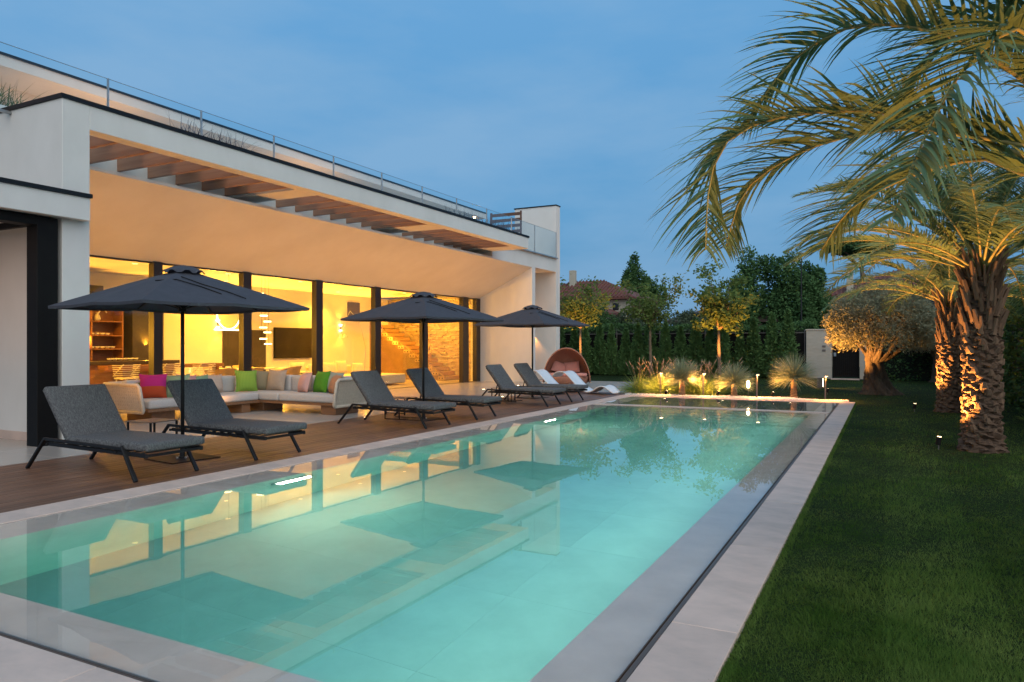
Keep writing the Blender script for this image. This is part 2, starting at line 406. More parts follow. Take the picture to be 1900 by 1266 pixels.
# floor slabs: large tiles with fine joints, seen through the water
base_me = None
b = MB(); tw = 1.175; tl = 1.24
def slab_mesh(lx, ly, lz, bev=0.004):
    return mk_mesh('slab', *(lambda q: (q.v, q.f))(MB().box(-lx/2, -ly/2, -lz, lx/2, ly/2, 0, bev)))
fme = slab_mesh(tw-.001, tl-.001, .02, .0012)
for i in range(4):
    for j in range(12):
        o = link('floor_tile', fme, m_poolst, pool); o.location = (FX0+tw*(i+.5)+3.8, FY0+tl*(j+.5)-11.4, -D+.018)
# walls with the shallow ledge on top
b = MB()
b.box(PX0-.3, PY0-.3, -D, FX0, PY1+.3, -.036); b.box(FX1, PY0-.3, -D, PX1+.012, PY1+.3, -.036)
b.box(FX0, PY0-.012, -D, FX1, FY0, -.0361); b.box(FX0, FY1, -D, FX1, PY1+.3, -.14)
b.build('basin_wall', m_ledge, pool)
b = MB(); b.box(PX0-.3, PY0-.3, -.3, PX1+.05, PY0-.012, -.16); b.box(PX1+.012, PY0-.3, -.3, PX1+.06, PY1+.3, -.16)
b.build('overflow_channel', m_slot, pool)
for i in range(5):
    b = MB(); b.box(FX0, FY1-.36*(i+1), -D, FX1, FY1-.36*i, -.20-.21*i-.0005*i, 0.01); b.build('pool_step', m_poolst, pool)
b = MB(); b.box(PX0, 17.42, -.14, PX1-.02, 17.66, .004, .004); b.build('weir', m_stone, pool)
b = MB(); b.box(FX0-.47, 17.66, -.14, PX1, PY1, -.125); b.build('shallow_floor', m_shal, pool)
b = MB(); b.box(PX1, PY0, -.03, PX1+.006, PY1, -.004); b.box(PX1+.012, PY0, -.16, PX1+.037, PY1, -.008); b.build('slot_lip', m_slot, pool)['kind'] = 'stuff'  # brown bar in the slot: its colour stands for the lit slot side
b = MB(); b.box(PX0, PY0-.005, -.03, PX1, PY0, -.004); b.build('slot_lip', m_steel, pool)
b = MB(); b.box(PX0, PY0-.033, -.16, PX1+.01, PY0-.007, -.012); b.build('slot_grate', m_slot, pool)

# underwater lamps (long bars in the pool wall, small spots in the shallow basin)
for k, (yy, lb) in enumerate(((6.35, 'long lit bar lamp under water beside the nearest sun lounger pair'), (13.6, 'long lit bar lamp under water beside the middle loungers'))):
    t = thing('pool_lamp', lb, 'pool lamp', (FX0, yy, -.30), group='underwater bar lamps in the pool wall')
    b = MB(); b.box(0, -.33, -.045, .02, .33, .045, .006); b.build('housing', m_steel, t)
    b = MB(); b.box(.02, -.27, -.02, .03, .27, .02, .004); b.build('diffuser', m_empool, t)
    lamp('pool_light', 'AREA', (FX0+.05, yy, -.32), 45, (1.0, 0.96, 0.72), (FX0+4.0, yy, -.7), .5, size_y=.06)
for yy in (3.9, 6.7, 9.5, 12.3, 15.1):
    lamp('pool_light', 'AREA', (FX1-.05, yy, -.35), 44, (0.86, 1.0, 0.90), (FX1-4, yy, -.42), 2.7, size_y=.06)  # unseen strips without fittings, added on the right wall for even pool light
for k, xx in enumerate((-5.55, -3.95, -2.2)):
    t = thing('pool_spot', ('left', 'middle', 'right')[k]+' small spot glowing in the shallow end of the pool', 'pool spot', (xx, 20.35, -.125), group='small spots in the shallow end')
    b = MB(); b.lathe([(.05, 0), (.05, .014), (.04, .018)], 14); b.build('rim', m_steel, t)
    b = MB(); b.lathe([(.034, .018), (.03, .024), (.01, .027)], 12); b.build('lens', m_emw, t)

# water
def water_mat():
    m = bpy.data.materials.new('pool_water'); m.use_nodes = True
    t = m.node_tree; n = t.nodes; l = t.links; n.remove(n['Principled BSDF'])
    tcn = n.new('ShaderNodeTexCoord'); mpn = n.new('ShaderNodeMapping'); mpn.inputs['Scale'].default_value = (1, 1, 1)
    nz = n.new('ShaderNodeTexNoise'); nz.inputs['Scale'].default_value = 2.3; nz.inputs['Detail'].default_value = 3
    l.new(tcn.outputs['Object'], mpn.inputs[0]); l.new(mpn.outputs[0], nz.inputs[0])
    bp = n.new('ShaderNodeBump'); bp.inputs['Strength'].default_value = 0.022; bp.inputs['Distance'].default_value = 0.01
    l.new(nz.outputs['Fac'], bp.inputs['Height'])
    gls = n.new('ShaderNodeBsdfGlass'); gls.inputs['IOR'].default_value = 1.333; gls.inputs['Roughness'].default_value = 0.0
    l.new(bp.outputs[0], gls.inputs['Normal'])
    tr = n.new('ShaderNodeBsdfTransparent'); ms = n.new('ShaderNodeMixShader'); ms.inputs[0].default_value = 0.0
    l.new(gls.outputs[0], n['Material Output'].inputs['Surface'])
    va = n.new('ShaderNodeVolumeAbsorption'); va.inputs['Color'].default_value = (0.31, 0.95, 0.925, 1); va.inputs['Density'].default_value = 0.42
    l.new(va.outputs[0], n['Material Output'].inputs['Volume'])
    return m
m_water = water_mat()
b = MB(); b.box(PX0-.02, PY0, -D-.05, PX1, 17.42, -.010); o = b.build('water', m_water); tag(o, kind='structure')
b = MB(); b.box(PX0-.02, 17.66, -.135, PX1, PY1, -.010); o = b.build('water', m_water); tag(o, kind='structure')

# coping: stone slabs laid one by one
cop = thing('pool_coping', None, None, (-4, 10, 0), world=True); tag(cop, kind='structure')
sub = MB(); 
sub.box(-7.03, -3, -.5, -6.62, 21.15, -.045); sub.box(-1.0, -3, -.5, -.675, 21.15, -.045); sub.box(-6.62, PY1+.04, -.5, -1.0, 21.15, -.045)
sub.box(-9.8, -3, -.5, -1.0, PY0-.06, -.045)
sub.build('coping_bed', m_ledge, cop)
def slabs(x0, x1, y0, y1, nx, ny, par, g=.004, m=m_stone, name='slab', th=.045, jit=.0015, bev=.004):
    dx = (x1-x0)/nx; dy = (y1-y0)/ny
    me = slab_mesh(dx-g, dy-g, th, bev)
    for i in range(nx):
        for j in range(ny):
            o = link(name, me, m, par); po = root_off(par)
            o.location = (x0+dx*(i+.5)-po[0], y0+dy*(j+.5)-po[1], random.uniform(-jit, 0)-po[2])
slabs(-7.03, -6.62, -3, 21.15, 1, 16, cop)
slabs(-1.03, -.675, -3, 21.15, 1, 14, cop)
slabs(-6.62, -1.03, PY1+.03, 21.15, 4, 1, cop)
slabs(-6.62, -1.03, -3, PY0-.035, 5, 4, cop)

deck = thing('deck', None, None, (-8.4, 10, 0), world=True); tag(deck, kind='structure')
b = MB(); b.box(-9.76, -3, -.3, -7.03, 22.0, -.034); b.build('deck_bed', m_deckbase, deck)
nb = 20; bw = (9.755-7.034)/nb
cuts = [-3, 2.1, 7.4, 12.6, 17.5, 22.0]
for i in range(nb):
    sh = (i % 2)*1.3
    cc = [-3]+[min(21.9, c+sh) for c in cuts[1:-1]]+[22.0]
    for j in range(len(cc)-1):
        b = MB(); x = -9.755+bw*i
        b.box(x+.003, cc[j]+.0015, -.03, x+bw-.003, cc[j+1]-.0015, random.uniform(-.0012, .0005), .0025)
        o = b.build('board', m_deck, deck)

terr = thing('terrace', None, None, (-12, 12, 0), world=True); tag(terr, kind='structure')
b = MB(); b.box(-22, -3, -.4, -9.76, 28.6, -.0335); b.box(-9.76, 22.0, -.4, -7.1, 28.6, -.0336); b.build('terrace_bed', m_terr, terr)
slabs(-15.0, -9.76, -3, 28.6, 4, 25, terr, m=m_terr, name='terrace_tile', th=.032, g=.003, jit=.0003)
slabs(-9.755, -7.1, 22.005, 28.6, 2, 5, terr, m=m_terr, name='terrace_tile', th=.032, g=.003, jit=.0003)
slabs(-19, -15.0, -3, 6.3, 3, 7, terr, m=m_terr, name='terrace_tile', th=.032, g=.003, jit=.0003)

# ------------------------------------------------------------------ the villa
vil = thing('villa', 'long white modern villa with wooden pergola and lit glass front', 'house', (-15, 7, 0), world=True)
def part(name, boxes, m, par=None, bev=.0):
    b = MB()
    for q in boxes: b.box(*q, bev)
    return b.build(name, m, par or vil)
XF = -12.55
part('end_wall', [(-22, 6.69, 0, -11.1, 7.12, 5.26)], m_plaster, bev=.006)
part('fascia_beam', [(-11.40, 7.12, 4.88, -11.1, 22.92, 5.26)], m_plaster, bev=.006)
part('roof_edging', [(-11.32, 6.665, 5.26, -11.075, 22.945, 5.325), (-22, 6.665, 5.26, -11.32, 6.95, 5.3249)], m_cap)
for (a, c) in ((11.9, 12.57), (17.05, 17.90), (22.1, 22.92)):
    part('pergola_frame', [(-13.3, a, 4.88, -11.4, c, 5.2)], m_plaster, bev=.004)
ys = [7.80, 8.455, 9.11, 9.765, 10.42, 11.075, 11.70] + [12.60+.655*k for k in range(1, 7)] + [16.98] + [17.90+.6*k for k in range(1, 7)] + [22.03]
for y_ in ys:
    part('joist', [(-13.3, y_-.035, 4.885, -11.4, y_+.035, 5.19)], m_joist, bev=.004)
b = MB(); b.prism([(XF, 4.62), (XF, 4.68), (-13.3, 4.68), (-13.3, 5.2), (-15.25, 5.2), (-15.25, 3.42), (-15.0, 3.42)], 'y', 7.12, 22.92)
b.prism([(XF, 4.62), (XF, 5.2), (-15.25, 5.2), (-15.25, 3.42), (-15.0, 3.42)], 'y', 22.92, 26.25); b.build('sloped_soffit', m_plaster, vil)['kind'] = 'thing'
part('roof_slab', [(-22, 7.12, 3.62, -15.25, 26.25, 5.2), (-22, 26.25, 4.64, XF, 28.65, 5.2)], m_plaster)
part('side_wall', [(-15.4, 26.25, 0, XF, 26.55, 4.64)], m_plaster, bev=.006)
part('tower', [(-14.55, 28.65, 0, XF, 29.05, 7.5)], m_plaster, bev=.006)
part('tower_wall', [(-22, 28.65, 0, -14.55, 29.05, 5.2), (-15.4, 26.55, 0, -15.2, 28.65, 4.64)], m_plaster)
part('tower_edging', [(-14.58, 28.62, 7.5, XF+.02, 29.08, 7.545)], m_cap)
part('terrace_kerb', [(XF-.25, 22.92, 5.2, XF+.03, 28.65, 5.235)], m_stone)
# upper storey
part('upper_roof', [(-22, 0, 7.20, -16.0, 28.65, 7.42)], m_plaster)
part('upper_edging', [(-22, -.02, 7.42, -15.97, 28.65, 7.47)], m_cap)
part('upper_wall', [(-22, 0.5, 5.2, -17.3, 28.65, 7.2)], m_plaster)
part('planter_kerb', [(-14.6, 6.95, 5.2, -14.2, 7.6, 5.62)], m_plaster)
lv = part('louver_frame', [(-15.16, 27.5, 5.2, -15.08, 27.56, 7.2)], m_brown)
part('louver_post', [(-13.72, 27.5, 5.2, -13.66, 27.56, 7.2)], m_brown)
for k in range(8):
    b = MB(); b.box(-15.08, 27.5, 5.30+.245*k, -13.72, 27.54, 5.43+.245*k, .003); b.build('slat', m_brown, lv)
# balustrade
bl = part('balustrade', [(XF+.06, 6.5, 5.2, XF+.12, 28.63, 5.24)], m_steel)
py = [6.45, 8.33, 10.34, 12.33, 14.36, 16.35, 18.34, 20.33, 22.35, 24.26, 26.29, 28.43]
for k in range(len(py)-1):
    b = MB(); b.box(XF+.083, py[k]+.012, 5.24, XF+.095, py[k+1]-.012, 6.30); b.build('glass_panel', m_bal, bl)
for y_ in py:
    b = MB(); b.box(XF+.07, y_-.011, 5.2, XF+.108, y_+.011, 6.31); b.build('post', m_steel, bl)
b = MB()
b.box(XF+.082, py[0], 6.30, XF+.096, py[-1], 6.308); b.build('top_edge', m_steel, bl)
# side porch at the left edge
cn = part('porch_roof', [(-14.6, -3, 3.42, -10.93, 7.02, 3.77)], m_plaster, bev=.006)
b = MB(); b.box(-14.6, -3, 3.77, -10.90, 7.04, 3.832); b.build('edging', m_cap, cn)
fr_ = part('porch_door_frame', [(-11.36, 6.32, 0, -11.09, 6.62, 3.40), (-11.35, -3, 3.27, -11.09, 6.32, 3.405), (-16, 6.30, 3.27, -11.36, 6.38, 3.36)], m_black, bev=.004)
part('skirting', [(-19, 6.668, 0, -11.4, 6.69, .13)], m_stone)
# window wall
mul = [(8.4, 8.63), (11.09, 11.32), (13.72, 13.99), (16.46, 16.74), (19.25, 19.56), (22.06, 22.36), (24.86, 25.30), (25.93, 26.25)]
for a, c in mul: part('mullion', [(-15.12, a, 0, -14.93, c, 3.42)], m_mull, bev=.004)
part('window_head', [(-15.10, 7.12, 3.38, -15.0, 26.25, 3.419)], m_mull)
part('window_track', [(-15.10, 7.12, 0, -14.96, 26.25, .012)], m_mull)
edges = [7.12]+[v for m2 in mul for v in m2]
for k in range(0, len(edges)-1, 2):
    part('window_pane', [(-15.04, edges[k], .012, -15.03, edges[k+1], 3.38)], m_glass)
# interior
part('interior_floor', [(-22, 7.12, -.3, -15.10, 27.45, .003)], m_intfl)
part('interior_wall', [(-20.8, 7.12, 0, -20.5, 27.4, 3.62)], m_plaster2)
part('stair_wall', [(-20.5, 25.98, 0, -20.4, 26.0, .01)], m_conc)
b = MB(); b.prism([(-16.55, 0), (-16.55, .15), (-20.5, 2.62), (-20.5, 0)], 'y', 26.02, 26.2); b.build('stair_side_wall', m_conc, vil)
for k in range(13):
    b = MB(); x = -16.55-.297*k; z = .10+.186*k
    b.box(x-.30, 25.98, z-.075, x+.02, 27.28, z+.075, .004); tr_ = b.build('stair_tread', m_tread, vil)
    for dx in (-.22, -.08):
        b = MB(); b.lathe([(.03, 0), (.03, .006)], 10); V = [(x+dx+p[0], 25.975-p[2], z+p[1]) for p in b.v]; b.v = V; b.build('bolt', m_black, tr_)
b = MB(); b.box(-18.6, 25.90, 0, -16.3, 25.912, 1.2); b.build('stair_glass', m_glass, vil)
part('stone_backing', [(-20.5, 27.4, 0, -15.2, 27.44, 3.62)], m_stonew)
stn = MB(); z = 0.0
while z < 3.6:
    h = random.uniform(.045, .10); x = -20.5
    while x < -15.2:
        l_ = random.uniform(.12, .42); dpt = random.uniform(.01, .09)
        V0 = len(stn.v); x1 = min(x+l_, -15.2)
        stn.box(x+.006, 27.4-dpt, z+.005, x1-.006, 27.41, z+h-.004, .012)
        stn.v[V0:] = [(p[0], p[1]+random.uniform(-.012, .012)*(p[1] < 27.4), p[2]) for p in stn.v[V0:]]
        x += l_
    z += h
o = stn.build('split_stone_cladding', m_stonew, vil); o['kind'] = 'stuff'
part('dark_wall_panel', [(-20.5, 17.88, 0, -20.46, 19.85, 2.05)], m_darkp)
part('pantry_panel', [(-20.0, 7.12, 0, -19.95, 13.2, 3.2)], m_darkp)
part('tall_cupboard', [(-20.5, 14.07, 0, -19.9, 15.12, 2.72)], m_darkp)
part('upper_window', [(-20.5, 24.5, 2.66, -20.47, 25.3, 3.35)], m_darkp)
# recessed ceiling lamps and their light, plus added unseen fill spots
for y_ in (8.0, 9.8, 12, 14.5, 17.2, 20, 22.8, 25): lamp('ceiling_fill', 'SPOT', (-19.9, y_, 1.5), 1000, INT, (-18.0, y_, 3.6), .05, 150, .8)  # unseen spots added to brighten the ceiling, no fittings
for x in (-16.2, -17.4, -18.6, -19.8): lamp('stone_wall_fill', 'SPOT', (x, 26.9, 3.56), 150, INT, (x, 27.35, 1.0), .03, 110, .8)  # added spots without fittings that wash the stone wall
for k, (x, y_) in enumerate([(-17.3, 9), (-17.3, 12.3), (-17.3, 15.3), (-17.3, 18.3), (-17.3, 21.4), (-17.3, 24.2), (-19.3, 17), (-19.3, 22.5), (-19.3, 10.7)]):
    b = MB(); b.lathe([(.07, 0), (.07, -.012), (.06, -.014)], 20, (x, y_, 3.618)); c_ = b.build('ceiling_lamp', m_ceil, vil)
    lamp('room_light', 'SPOT', (x, y_, 3.58), 560, INT, (x-.25, y_, 0), .05, 142, .5)
lamp('porch_fill', 'SPOT', (-12.2, 5.0, .03), 38, WARM, (-12.2, 5.2, 3.4), .05, 120, .9)  # out-of-view spot added to light the underside of the porch roof
lamp('room_light', 'SPOT', (-17.6, 24.9, 3.5), 620, INT, (-18.2, 27.4, 1.4), .1, 130)  # extra unseen spot added toward the stone cladding
# wash lights for the sloped soffit: terrace uplights

# ------------------------------------------------------------------ furniture
def pillow_mesh(wd, ht, th, n=10, pinch=.06):
    V = []; F = []
    for s_ in (1, -1):
        for i in range(n+1):
            for j in range(n+1):
                u = -1+2*i/n; v = -1+2*j/n
                t_ = max(0, (1-abs(u)**2.6))**.55*max(0, (1-abs(v)**2.6))**.55
                k = 1-pinch*(1-(u*v)**2)*(abs(u)**3+abs(v)**3)*.8
                V.append((u*wd/2*k, s_*th/2*t_, v*ht/2*k+ht/2))
    m_ = (n+1)**2
    for i in range(n):
        for j in range(n):
            a = i*(n+1)+j
            F.append((a, a+1, a+n+2, a+n+1)[::-1]); F.append(tuple(m_+q for q in (a, a+1, a+n+2, a+n+1)))
    return mk_mesh('pillow', V, F, True)
def rounded(x0, y0, z0, x1, y1, z1, r, seg=3, puff=0.0):
    """soft cushion block"""
    me = bpy.data.meshes.new('cushion'); 
    import bmesh
    bm = bmesh.new(); bmesh.ops.create_cube(bm, size=1)
    for v in bm.verts: v.co = Vector((x0+(x1-x0)*(v.co.x+.5), y0+(y1-y0)*(v.co.y+.5), z0+(z1-z0)*(v.co.z+.5)))
    bmesh.ops.bevel(bm, geom=list(bm.edges), offset=r, segments=seg, affect='EDGES', profile=.6)
    if puff:
        cx, cy_ = (x0+x1)/2, (y0+y1)/2
        bmesh.ops.subdivide_edges(bm, edges=[e for e in bm.edges if e.calc_length() > .3], cuts=3, use_grid_fill=True)
        for v in bm.verts:
            if v.co.z > z1-r*.6:
                v.co.z += puff*(1-((v.co.x-cx)/((x1-x0)/2))**2)*(1-((v.co.y-cy_)/((y1-y0)/2))**2)
    bm.to_mesh(me); bm.free(); me.polygons.foreach_set('use_smooth', np.ones(len(me.polygons), dtype=bool)); me.update()
    return me

# sun loungers: local x = 0 at mid length, feet end at +x (towards the pool)
def make_lounger():
    t = thing('sun_lounger', 'x', 'sun lounger')
    hw = .39
    for s in (-1, 1):
        b = MB(); b.bar((-.74, s*hw, .375), (.70, s*hw, .345), .035, .035, .004); b.build('armrail', m_lmetal, t)
        b = MB(); b.bar((-.70, s*(hw-.03), .315), (1.06, s*(hw-.03), .285), .03, .045, .004); b.build('side_rail', m_lmetal, t)
        b = MB(); b.bar((-.73, s*hw, .385), (-1.08, s*(hw+.01), 0), .045, .03, .004); b.build('leg', m_lmetal, t)
        b = MB(); b.bar((.68, s*hw, .375), (.93, s*(hw+.01), 0), .045, .03, .004); b.build('leg', m_lmetal, t)
    b = MB(); b.bar((-.72, -hw, .31), (-.72, hw, .31), .03, .03, .004); b.build('crossbar', m_lmetal, t)
    b = MB(); b.bar((1.05, -hw+.03, .285), (1.05, hw-.03, .285), .03, .03, .004); b.build('crossbar', m_lmetal, t)
    b = MB(); b.bar((.55, -hw, .30), (.55, hw, .30), .03, .03, .004); b.build('crossbar', m_lmetal, t)
    for k in range(9):
        x = -.28+.155*k
        b = MB(); b.box(x, -hw+.03, .318-.0009*k, x+.055, hw-.03, .324-.0009*k); b.build('slat', m_strap, t)
    # back frame
    hx, hz = -.34, .325; tx, tz = -.80, .92
    bf = MB()
    bf.bar((hx, hw-.05, hz), (tx, hw-.05, tz), .028, .028, .003)
    bfo = bf.build('back_frame', m_lmetal, t)
    b = MB(); b.bar((hx, -hw+.05, hz), (tx, -hw+.05, tz), .028, .028, .003); b.build('back_rail', m_lmetal, bfo)
    b = MB(); b.bar((tx, -hw+.05, tz), (tx, hw-.05, tz), .028, .028, .003); b.build('top_bar', m_lmetal, bfo)
    for k in range(5):
        q = .12+.18*k; x = hx+(tx-hx)*q; z = hz+(tz-hz)*q
        b = MB(); b.bar((x, -hw+.05, z), (x, hw-.05, z), .006, .05); b.build('back_slat', m_strap, bfo)
    b = MB(); b.bar((-.62, 0, .66), (-.70, 0, .33), .02, .02); b.build('prop', m_lmetal, bfo)
    # cushions
    me = rounded(-.36, -.385, .332, 1.09, .385, .425, .034, 3); link('seat_cushion', me, m_lfab, t)
    me = rounded(0, -.385, 0, .76, .385, .085, .034, 3)
    o = link('back_cushion', me, m_lfab, t)
    ang = math.atan2(tz-hz, -(tx-hx))
    o.location = (hx-.02, 0, .355); o.rotation_euler = (0, -(math.pi-ang), 0)
    o.rotation_euler = (0, ang-math.pi, 0)
    # flip so that the cushion lies in front of the frame
    me.transform(Matrix.Scale(-1, 4, (0, 0, 1))); me.flip_normals()
    return t
LNG = [(5.58, 'nearest charcoal sun lounger, leftmost beside the first parasol'), (7.27, 'charcoal sun lounger just beyond the nearest parasol pole, in front of the sofa'),
       (11.24, 'charcoal sun lounger overlapping the right arm of the wicker sofa'), (13.02, 'charcoal sun lounger behind the middle parasol pole, by the stairs'),
       (16.45, 'charcoal sun lounger just left of the farthest parasol pole'), (18.07, 'last charcoal sun lounger, beside the white wave chaise')]
proto = make_lounger()
for i, (y_, lb) in enumerate(LNG):
    o = place(proto, (-8.2+random.uniform(-.02, .02), y_, 0.003), R(random.uniform(-1.2, 1.2)), lb, 'charcoal sun loungers on the deck', first=(i == 0))

# parasols
def make_parasol():
    t = thing('parasol', 'x', 'parasol')
    a = 1.15; zt, ze = 2.50, 2.0
    b = MB(); b.lathe([(.024, .012), (.024, 2.46)], 14); b.build('pole', m_lmetal, t, smooth=True)
    b = MB(); b.box(-.34, -.34, 0, .34, .34, .012, .004); b.build('base_plate', m_lmetal, t)
    b = MB(); b.lathe([(.045, .012), (.045, .03), (.032, .035), (.032, .16), (.028, .165)], 14); b.build('socket', m_lmetal, t)
    for sx, sy in ((1, 0), (-1, 0), (0, 1), (0, -1)):
        b = MB(); b.lathe([(.014, .012), (.014, .03)], 8, (sx*.075, sy*.075, 0)); b.build('bolt', m_steel, t)
    # canopy: square, eight ribs, slight sag between ribs
    n = 12; V = []; F = []
    per = []
    for k in range(4*n):
        s_, u = divmod(k, n); q = -1+2*u/n
        p = [(q, -1), (1, q), (-q, 1), (-1, -q)][s_]
        per.append(p)
    rings = 12
    for r_ in range(rings+1):
        f = .10+(1-.10)*r_/rings
        for (x, y_) in per:
            edge = min(abs(x), abs(y_))       # 0 at mid side, 1 at corner
            sagm = math.sin(math.pi*((edge*1.0) % 1.0))
            z = zt-(zt-ze)*f**1.05 - .012*sagm*f*(1 if r_ else 0) + .012*(1-edge)*f
            V.append((x*a*f*(1-.012*sagm*f), y_*a*f*(1-.012*sagm*f), z))
    m4 = 4*n
    for r_ in range(rings):
        for k in range(m4): F.append((r_*m4+k, r_*m4+(k+1) % m4, (r_+1)*m4+(k+1) % m4, (r_+1)*m4+k)[::-1])
    # small valance
    base = rings*m4
    for k in range(m4): V.append((V[base+k][0]*.998, V[base+k][1]*.998, V[base+k][2]-.035))
    for k in range(m4): F.append((base+k, base+(k+1) % m4, base+m4+(k+1) % m4, base+m4+k)[::-1])
    link('canopy', mk_mesh('canopy', V, F), m_fabric, t)
    # seams, vent cap
    V = []; F = []
    for r_, z, wv in ((.001, zt+.055, 0), (.10, zt+.035, 0), (.20, zt-.015, .0), (.235, zt-.045, .018)):
        for k in range(32):
            th = 2*math.pi*k/32; sq = 1/max(abs(math.cos(th)), abs(math.sin(th)))**.6
            V.append((r_*sq*math.cos(th), r_*sq*math.sin(th), z+wv*(-1 if k % 4 < 2 else 1)))
    for i in range(3):
        for k in range(32): F.append((i*32+k, i*32+(k+1) % 32, (i+1)*32+(k+1) % 32, (i+1)*32+k))
    link('vent_cap', mk_mesh('vent_cap', V, F), m_fabric, t)
    for (x, y_) in ((1, 1), (1, -1), (-1, 1), (-1, -1), (1, 0), (-1, 0), (0, 1), (0, -1)):
        b = MB(); b.bar((x*.03, y_*.03, zt-.075), (x*a*.985, y_*a*.985, ze-.008 if abs(x*y_) else ze+.005), .012, .018); b.build('rib', m_lmetal, t)
        b = MB(); b.bar((x*.03, y_*.03, 1.98), (x*a*.5, y_*a*.5, zt-(zt-ze)*.52-.03), .010, .014); b.build('strut', m_lmetal, t)
    b = MB(); b.lathe([(.05, 1.94), (.05, 2.0), (.035, 2.02)], 14); b.build('hub', m_lmetal, t)
    for k, (yy) in enumerate((-.16, .12)):
        x0 = .26+.1*k
        pts = [(x0, yy-.35, 0), (x0+.22, yy-.2, 0), (x0+.42, yy+.02, 0), (x0+.62, yy+.16, 0)]
        def cz(x, y_): f = max(abs(x), abs(y_))/a; return zt-(zt-ze)*f**1.05+.014
        pts = [(x, y_, cz(x, y_)) for x, y_, _ in pts]
        b = MB(); b.tube(pts, .007, 5); b.build('tie_strap', m_black, t)
    return t
PAR = [((-8.25, 6.55, 0.003), -8, 'nearest charcoal square parasol, over the two left sun loungers', 1.0), ((-8.30, 12.26, 0.003), -9, 'middle charcoal parasol in front of the staircase window', 1.01),
       ((-8.93, 18.7, 0.003), -9, 'farthest charcoal parasol in front of the white end wall', 1.035)]
proto = make_parasol()
for i, (loc, rz, lb, s_) in enumerate(PAR): place(proto, loc, R(rz), lb, 'charcoal square parasols on the deck', first=(i == 0), scale=s_)

# low side tables
def make_table():
    t = thing('side_table', 'x', 'side table')
    b = MB(); b.box(-.26, -.26, .345, .26, .26, .358, .003); b.build('table_top', m_grey, t)
    for sx in (-1, 1):
        for sy in (-1, 1):
            b = MB(); b.box(sx*.235-.012, sy*.235-.012, 0, sx*.235+.012, sy*.235+.012, .345); b.build('leg', m_lmetal, t)
    for sy in (-1, 1):
        b = MB(); b.box(-.223, sy*.235-.008, .03, .223, sy*.235+.008, .046); b.build('runner', m_lmetal, t)
    return t
proto = make_table()
for i, (loc, lb) in enumerate([((-9.9, 7.33, .001), 'low square side table left of the nearest parasol pole'), ((-9.35, 12.95, .003), 'low side table behind the middle pair of loungers'),
                               ((-9.1, 17.25, .003), 'low side table between the two far loungers')]):
    place(proto, loc, R(4), lb, 'low dark side tables', first=(i == 0))
for i, (loc, lb) in enumerate([((-8.75, 12.1, .003), 'low dark metal footrest frame under the middle parasol'), ((-8.85, 17.2, .003), 'low dark metal footrest frame under the far loungers')]):
    t = thing('footrest_frame', lb, 'metal frame', loc, R(3), 'low metal frames on the deck')
    b = MB(); b.bar((-.25, -.2, .012), (.25, -.2, .012), .018, .018); b.build('runner', m_lmetal, t)
    b = MB(); b.bar((-.25, .2, .012), (.25, .2, .012), .018, .018); b.build('runner', m_lmetal, t)
    for x in (-.24, .1): 
        b = MB(); b.bar((x, -.2, .012), (x, -.2, .27), .018, .018); b.build('upright', m_lmetal, t)
    b = MB(); b.bar((-.24, -.2, .27), (.1, -.2, .27), .018, .018); b.build('top_bar', m_lmetal, t)

# recessed deck spots
for k, (x, y_) in enumerate([(-9.55, 12.0), (-9.85, 18.6)]):
    t = thing('deck_spot', ('recessed deck spot glowing beside the third lounger leg', 'recessed deck spot glowing beneath the far loungers')[k], 'floor spot', (x, y_, .003), group='recessed floor spots')
    b = MB(); b.lathe([(.045, 0), (.045, .004), (.036, .005)], 16); b.build('rim', m_steel, t)
    b = MB(); b.lathe([(.034, .005), (.025, .008)], 12); b.build('lens', m_emw, t)
# L-shaped sofa
sofa = thing('corner_sofa', 'large L-shaped cream sofa with woven sides, below the windows', 'sofa', (-12.6, 11, 0), world=True)
def soft(name, q, r, m, par, puff=0):
    po = root_off(par); me = rounded(q[0]-po[0], q[1]-po[1], q[2]-po[2], q[3]-po[0], q[4]-po[1], q[5]-po[2], r, 3, puff); return link(name, me, m, par)
SX0, SX1 = -13.65, -12.55; SY0, SY1 = 9.12, 13.05
b = MB(); b.box(SX0+.05, SY0+.1, .20, SX1-.02, SY1-.1, .26, .006); b.build('platform', m_sofawood, sofa)
b = MB(); b.box(SX1-.018, 12.02, .20, -10.38, SY1-.1, .2605, .006); b.build('platform', m_sofawood, sofa)
for q in ((-13.5, 9.42, -12.75, 9.95), (-13.2, 11.55, -12.62, 11.78), (-13.3, 12.2, -12.65, 12.8), (-10.86, 12.1, -10.45, 12.86), ):
    b = MB(); b.box(q[0], q[1], 0.001, q[2], q[3], .199, .008); b.build('leg', m_sofawood, sofa)
for a_, c_ in ((9.22, 10.6), (10.61, 11.98)): soft('seat_cushion', (SX0+.2, a_, .262, SX1, c_, .43), .05, m_sofafab, sofa, .015)
for a_, c_ in ((SX0+.2, -12.0), (-11.99, -10.40)): soft('seat_cushion', (a_, 11.99, .262, c_, SY1-.16, .432), .05, m_sofafab, sofa, .015)
for a_, c_ in ((9.3, 10.2), (10.22, 11.1), (11.12, 12.0)): soft('back_cushion', (SX0+.12, a_, .42, SX0+.34, c_, .80), .07, m_sofafab, sofa)
for a_, c_ in ((-13.2, -12.35), (-12.33, -11.4), (-11.38, -10.45)): soft('back_cushion', (a_, SY1-.32, .42, c_, SY1-.1, .80), .07, m_sofafab, sofa)
